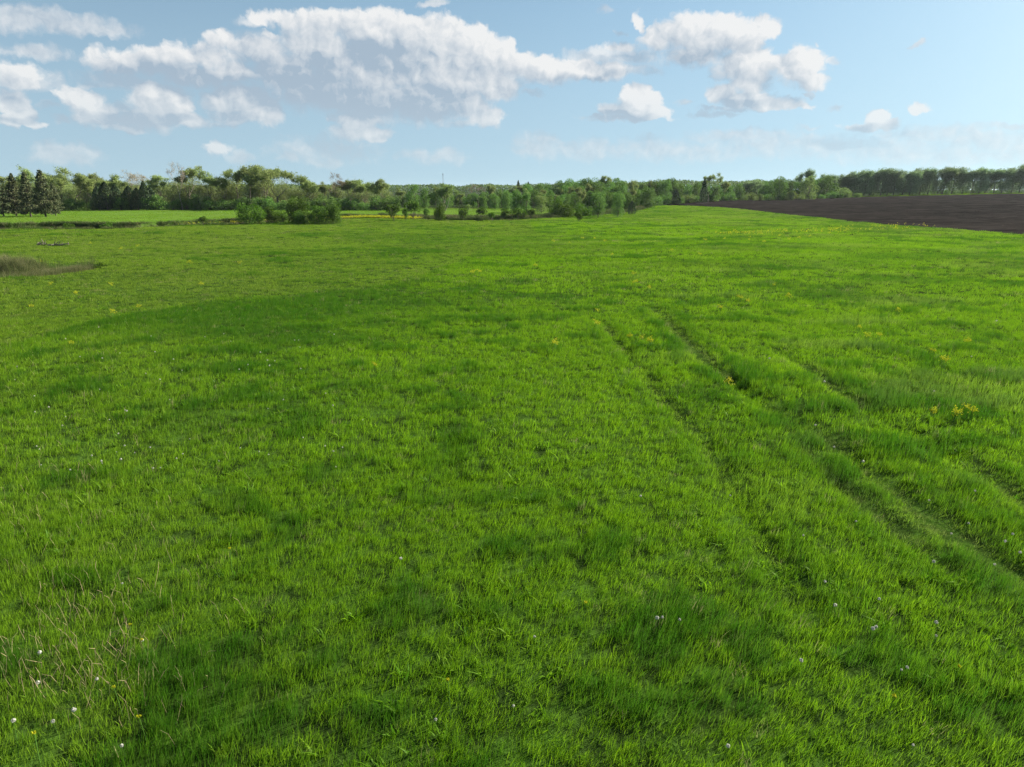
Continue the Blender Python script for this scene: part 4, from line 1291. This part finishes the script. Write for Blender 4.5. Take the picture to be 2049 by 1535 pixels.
for x, y in CL_PX:
    P = ground_px(x, y, .5)
    o = link('flower_clump', None, label='clump of yellow flowers ' + ('in the pale grass on the left' if x < 800 else 'in the loose band towards the ploughed field' if y < 510 else 'in the middle of the meadow' if x < 1420 else 'among the grass right of the wheel ruts'), group='yellow flower clumps in the meadow', cat='flowers')
    o.location = (P[0], P[1], tz(P[0], P[1])); s = _tr.uniform(.38, .68) * (1 + P[1] / 160); o.scale = (s, s, min(s, .75)); o.rotation_euler[2] = _tr.uniform(0, 6.28)
    a, b = CLK[_tr.randrange(4)]
    link('stem', a, o); link('blossom', b, o)


def flower_strip():
    n = 3400
    X = rng.uniform(-62, -20, n)
    P0, P1 = ground_px(560, 447), ground_px(835, 440)
    Y = ditch_y(X) - 2.8 - np.abs(rng.normal(0, 1.3, n))
    w = np.interp(X, [-62, -45, -36, -22, -20], [.05, .35, .8, 1, .1])
    k = rng.uniform(size=n) < w * (.3 + sstep(fbm(X / 3, Y / 2, 130, 3), .4, .6))
    X2, Y2 = X[k], Y[k]
    # a second looser band across the right of the meadow
    m = 420
    X3 = rng.uniform(30, 74, m); Y3 = 104 + (X3 - 30) * .55 + rng.normal(0, 3, m)
    k = fbm(X3 / 5, Y3 / 3, 131, 3) > .52
    X, Y = np.concatenate([X2, X3[k]]), np.concatenate([Y2, Y3[k]])
    Z = terrain(X, Y) + rng.uniform(.35, .6, len(X))
    C = np.repeat(np.stack([X, Y, Z], -1), 5, 0) + rng.normal(0, .10, (len(X) * 5, 3))
    link('flower_strip', leaf_mesh('flower_strip', C, .12, M_YELLOW, np.random.default_rng(9), aspect=.9), label='dense yellow flower strip along the ditch and loose band near the field', cat='flowers', kind='stuff')


flower_strip()


def straw():
    mb = MB(); r = np.random.default_rng(21)
    for k in range(380):
        if k < 130: x, y = r.normal(190, 110), r.normal(1270, 75)
        else: x, y = r.uniform(0, 560) * r.uniform(.2, 1), r.uniform(640, 1350)
        P = ground_px(x, y, .3); z = tz(P[0], P[1])
        H = r.uniform(.18, .46); d = np.array([r.normal(.0, .30), r.normal(0, .25), 1.0]); d /= np.linalg.norm(d)
        p0 = np.array([P[0], P[1], z]); p1 = p0 + d * H * .7; p2 = p1 + (d + [r.normal(0, .5), r.normal(0, .3), -.2]) * H * .3
        w = r.uniform(.002, .0045); mb.tube(p0, p1, w, w * .8, 3); mb.tube(p1, p2, w * .8, w * .4, 3)
    link('dry_stalks', mb.mesh('dry_stalks', M_STRAW), label='pale dry stalks standing in the grass on the left', cat='stalks', kind='stuff')


straw()


def driftwood(x, y, L, seed, label):
    P = ground_px(x, y, .15); r = np.random.default_rng(seed)
    o = link('fallen_branch', None, label=label, cat='branch', group='fallen branches in the grass'); o.location = (P[0], P[1], tz(P[0], P[1]))
    mb = MB(); p = np.array([-L / 2, 0, .12]); k = 7
    for i in range(k):
        q = p + np.array([L / k, r.normal(0, .15), r.normal(0, .07)]); q[2] = max(q[2], .1); mb.tube(p, q, .15 - .012 * i, .14 - .012 * i, 6); p = q
    link('limb', mb.mesh('limb', M_DRIFT), o)
    for i in range(5):
        t = r.uniform(-.4, .4) * L; b = np.array([t, r.normal(0, .05), .15]); e = b + np.array([r.normal(.5, .4), r.normal(0, .4), r.uniform(.2, .75)])
        m2 = MB(); m2.tube(b, (b + e) / 2 + [0, 0, .08], .06, .045, 5); m2.tube((b + e) / 2 + [0, 0, .08], e, .045, .02, 5)
        link('side_branch', m2.mesh('side_branch', M_DRIFT), o)


driftwood(119, 491, 2.6, 4, 'weathered fallen limb lying in the grass near the ditch')
driftwood(85, 490, 1.1, 5, 'short fallen branch just left of the longer limb')


# ------------------------------------------------------------------ the air
def haze():
    x0, x1, y0, y1, z0, z1 = -4600, 4600, -3900, 4600, -9.0, 24.0
    V = [(x, y, z) for z in (z0, z1) for x, y in ((x0, y0), (x1, y0), (x1, y1), (x0, y1))]
    F = [(0, 3, 2, 1), (4, 5, 6, 7), (0, 1, 5, 4), (1, 2, 6, 5), (2, 3, 7, 6), (3, 0, 4, 7)]
    m, t, o = mat('thin_haze')
    v = t.nodes.new('ShaderNodeVolumePrincipled')
    v.inputs['Color'].default_value = (.80, .90, 1.0, 1); v.inputs['Density'].default_value = HAZE; v.inputs['Anisotropy'].default_value = .35
    t.links.new(v.outputs[0], o.inputs['Volume'])
    link('haze', mesh_np('haze', V, np.array(F), [m]), label='thin bluish haze over the whole landscape', cat='haze', kind='stuff')


HAZE = 0.00005
haze()
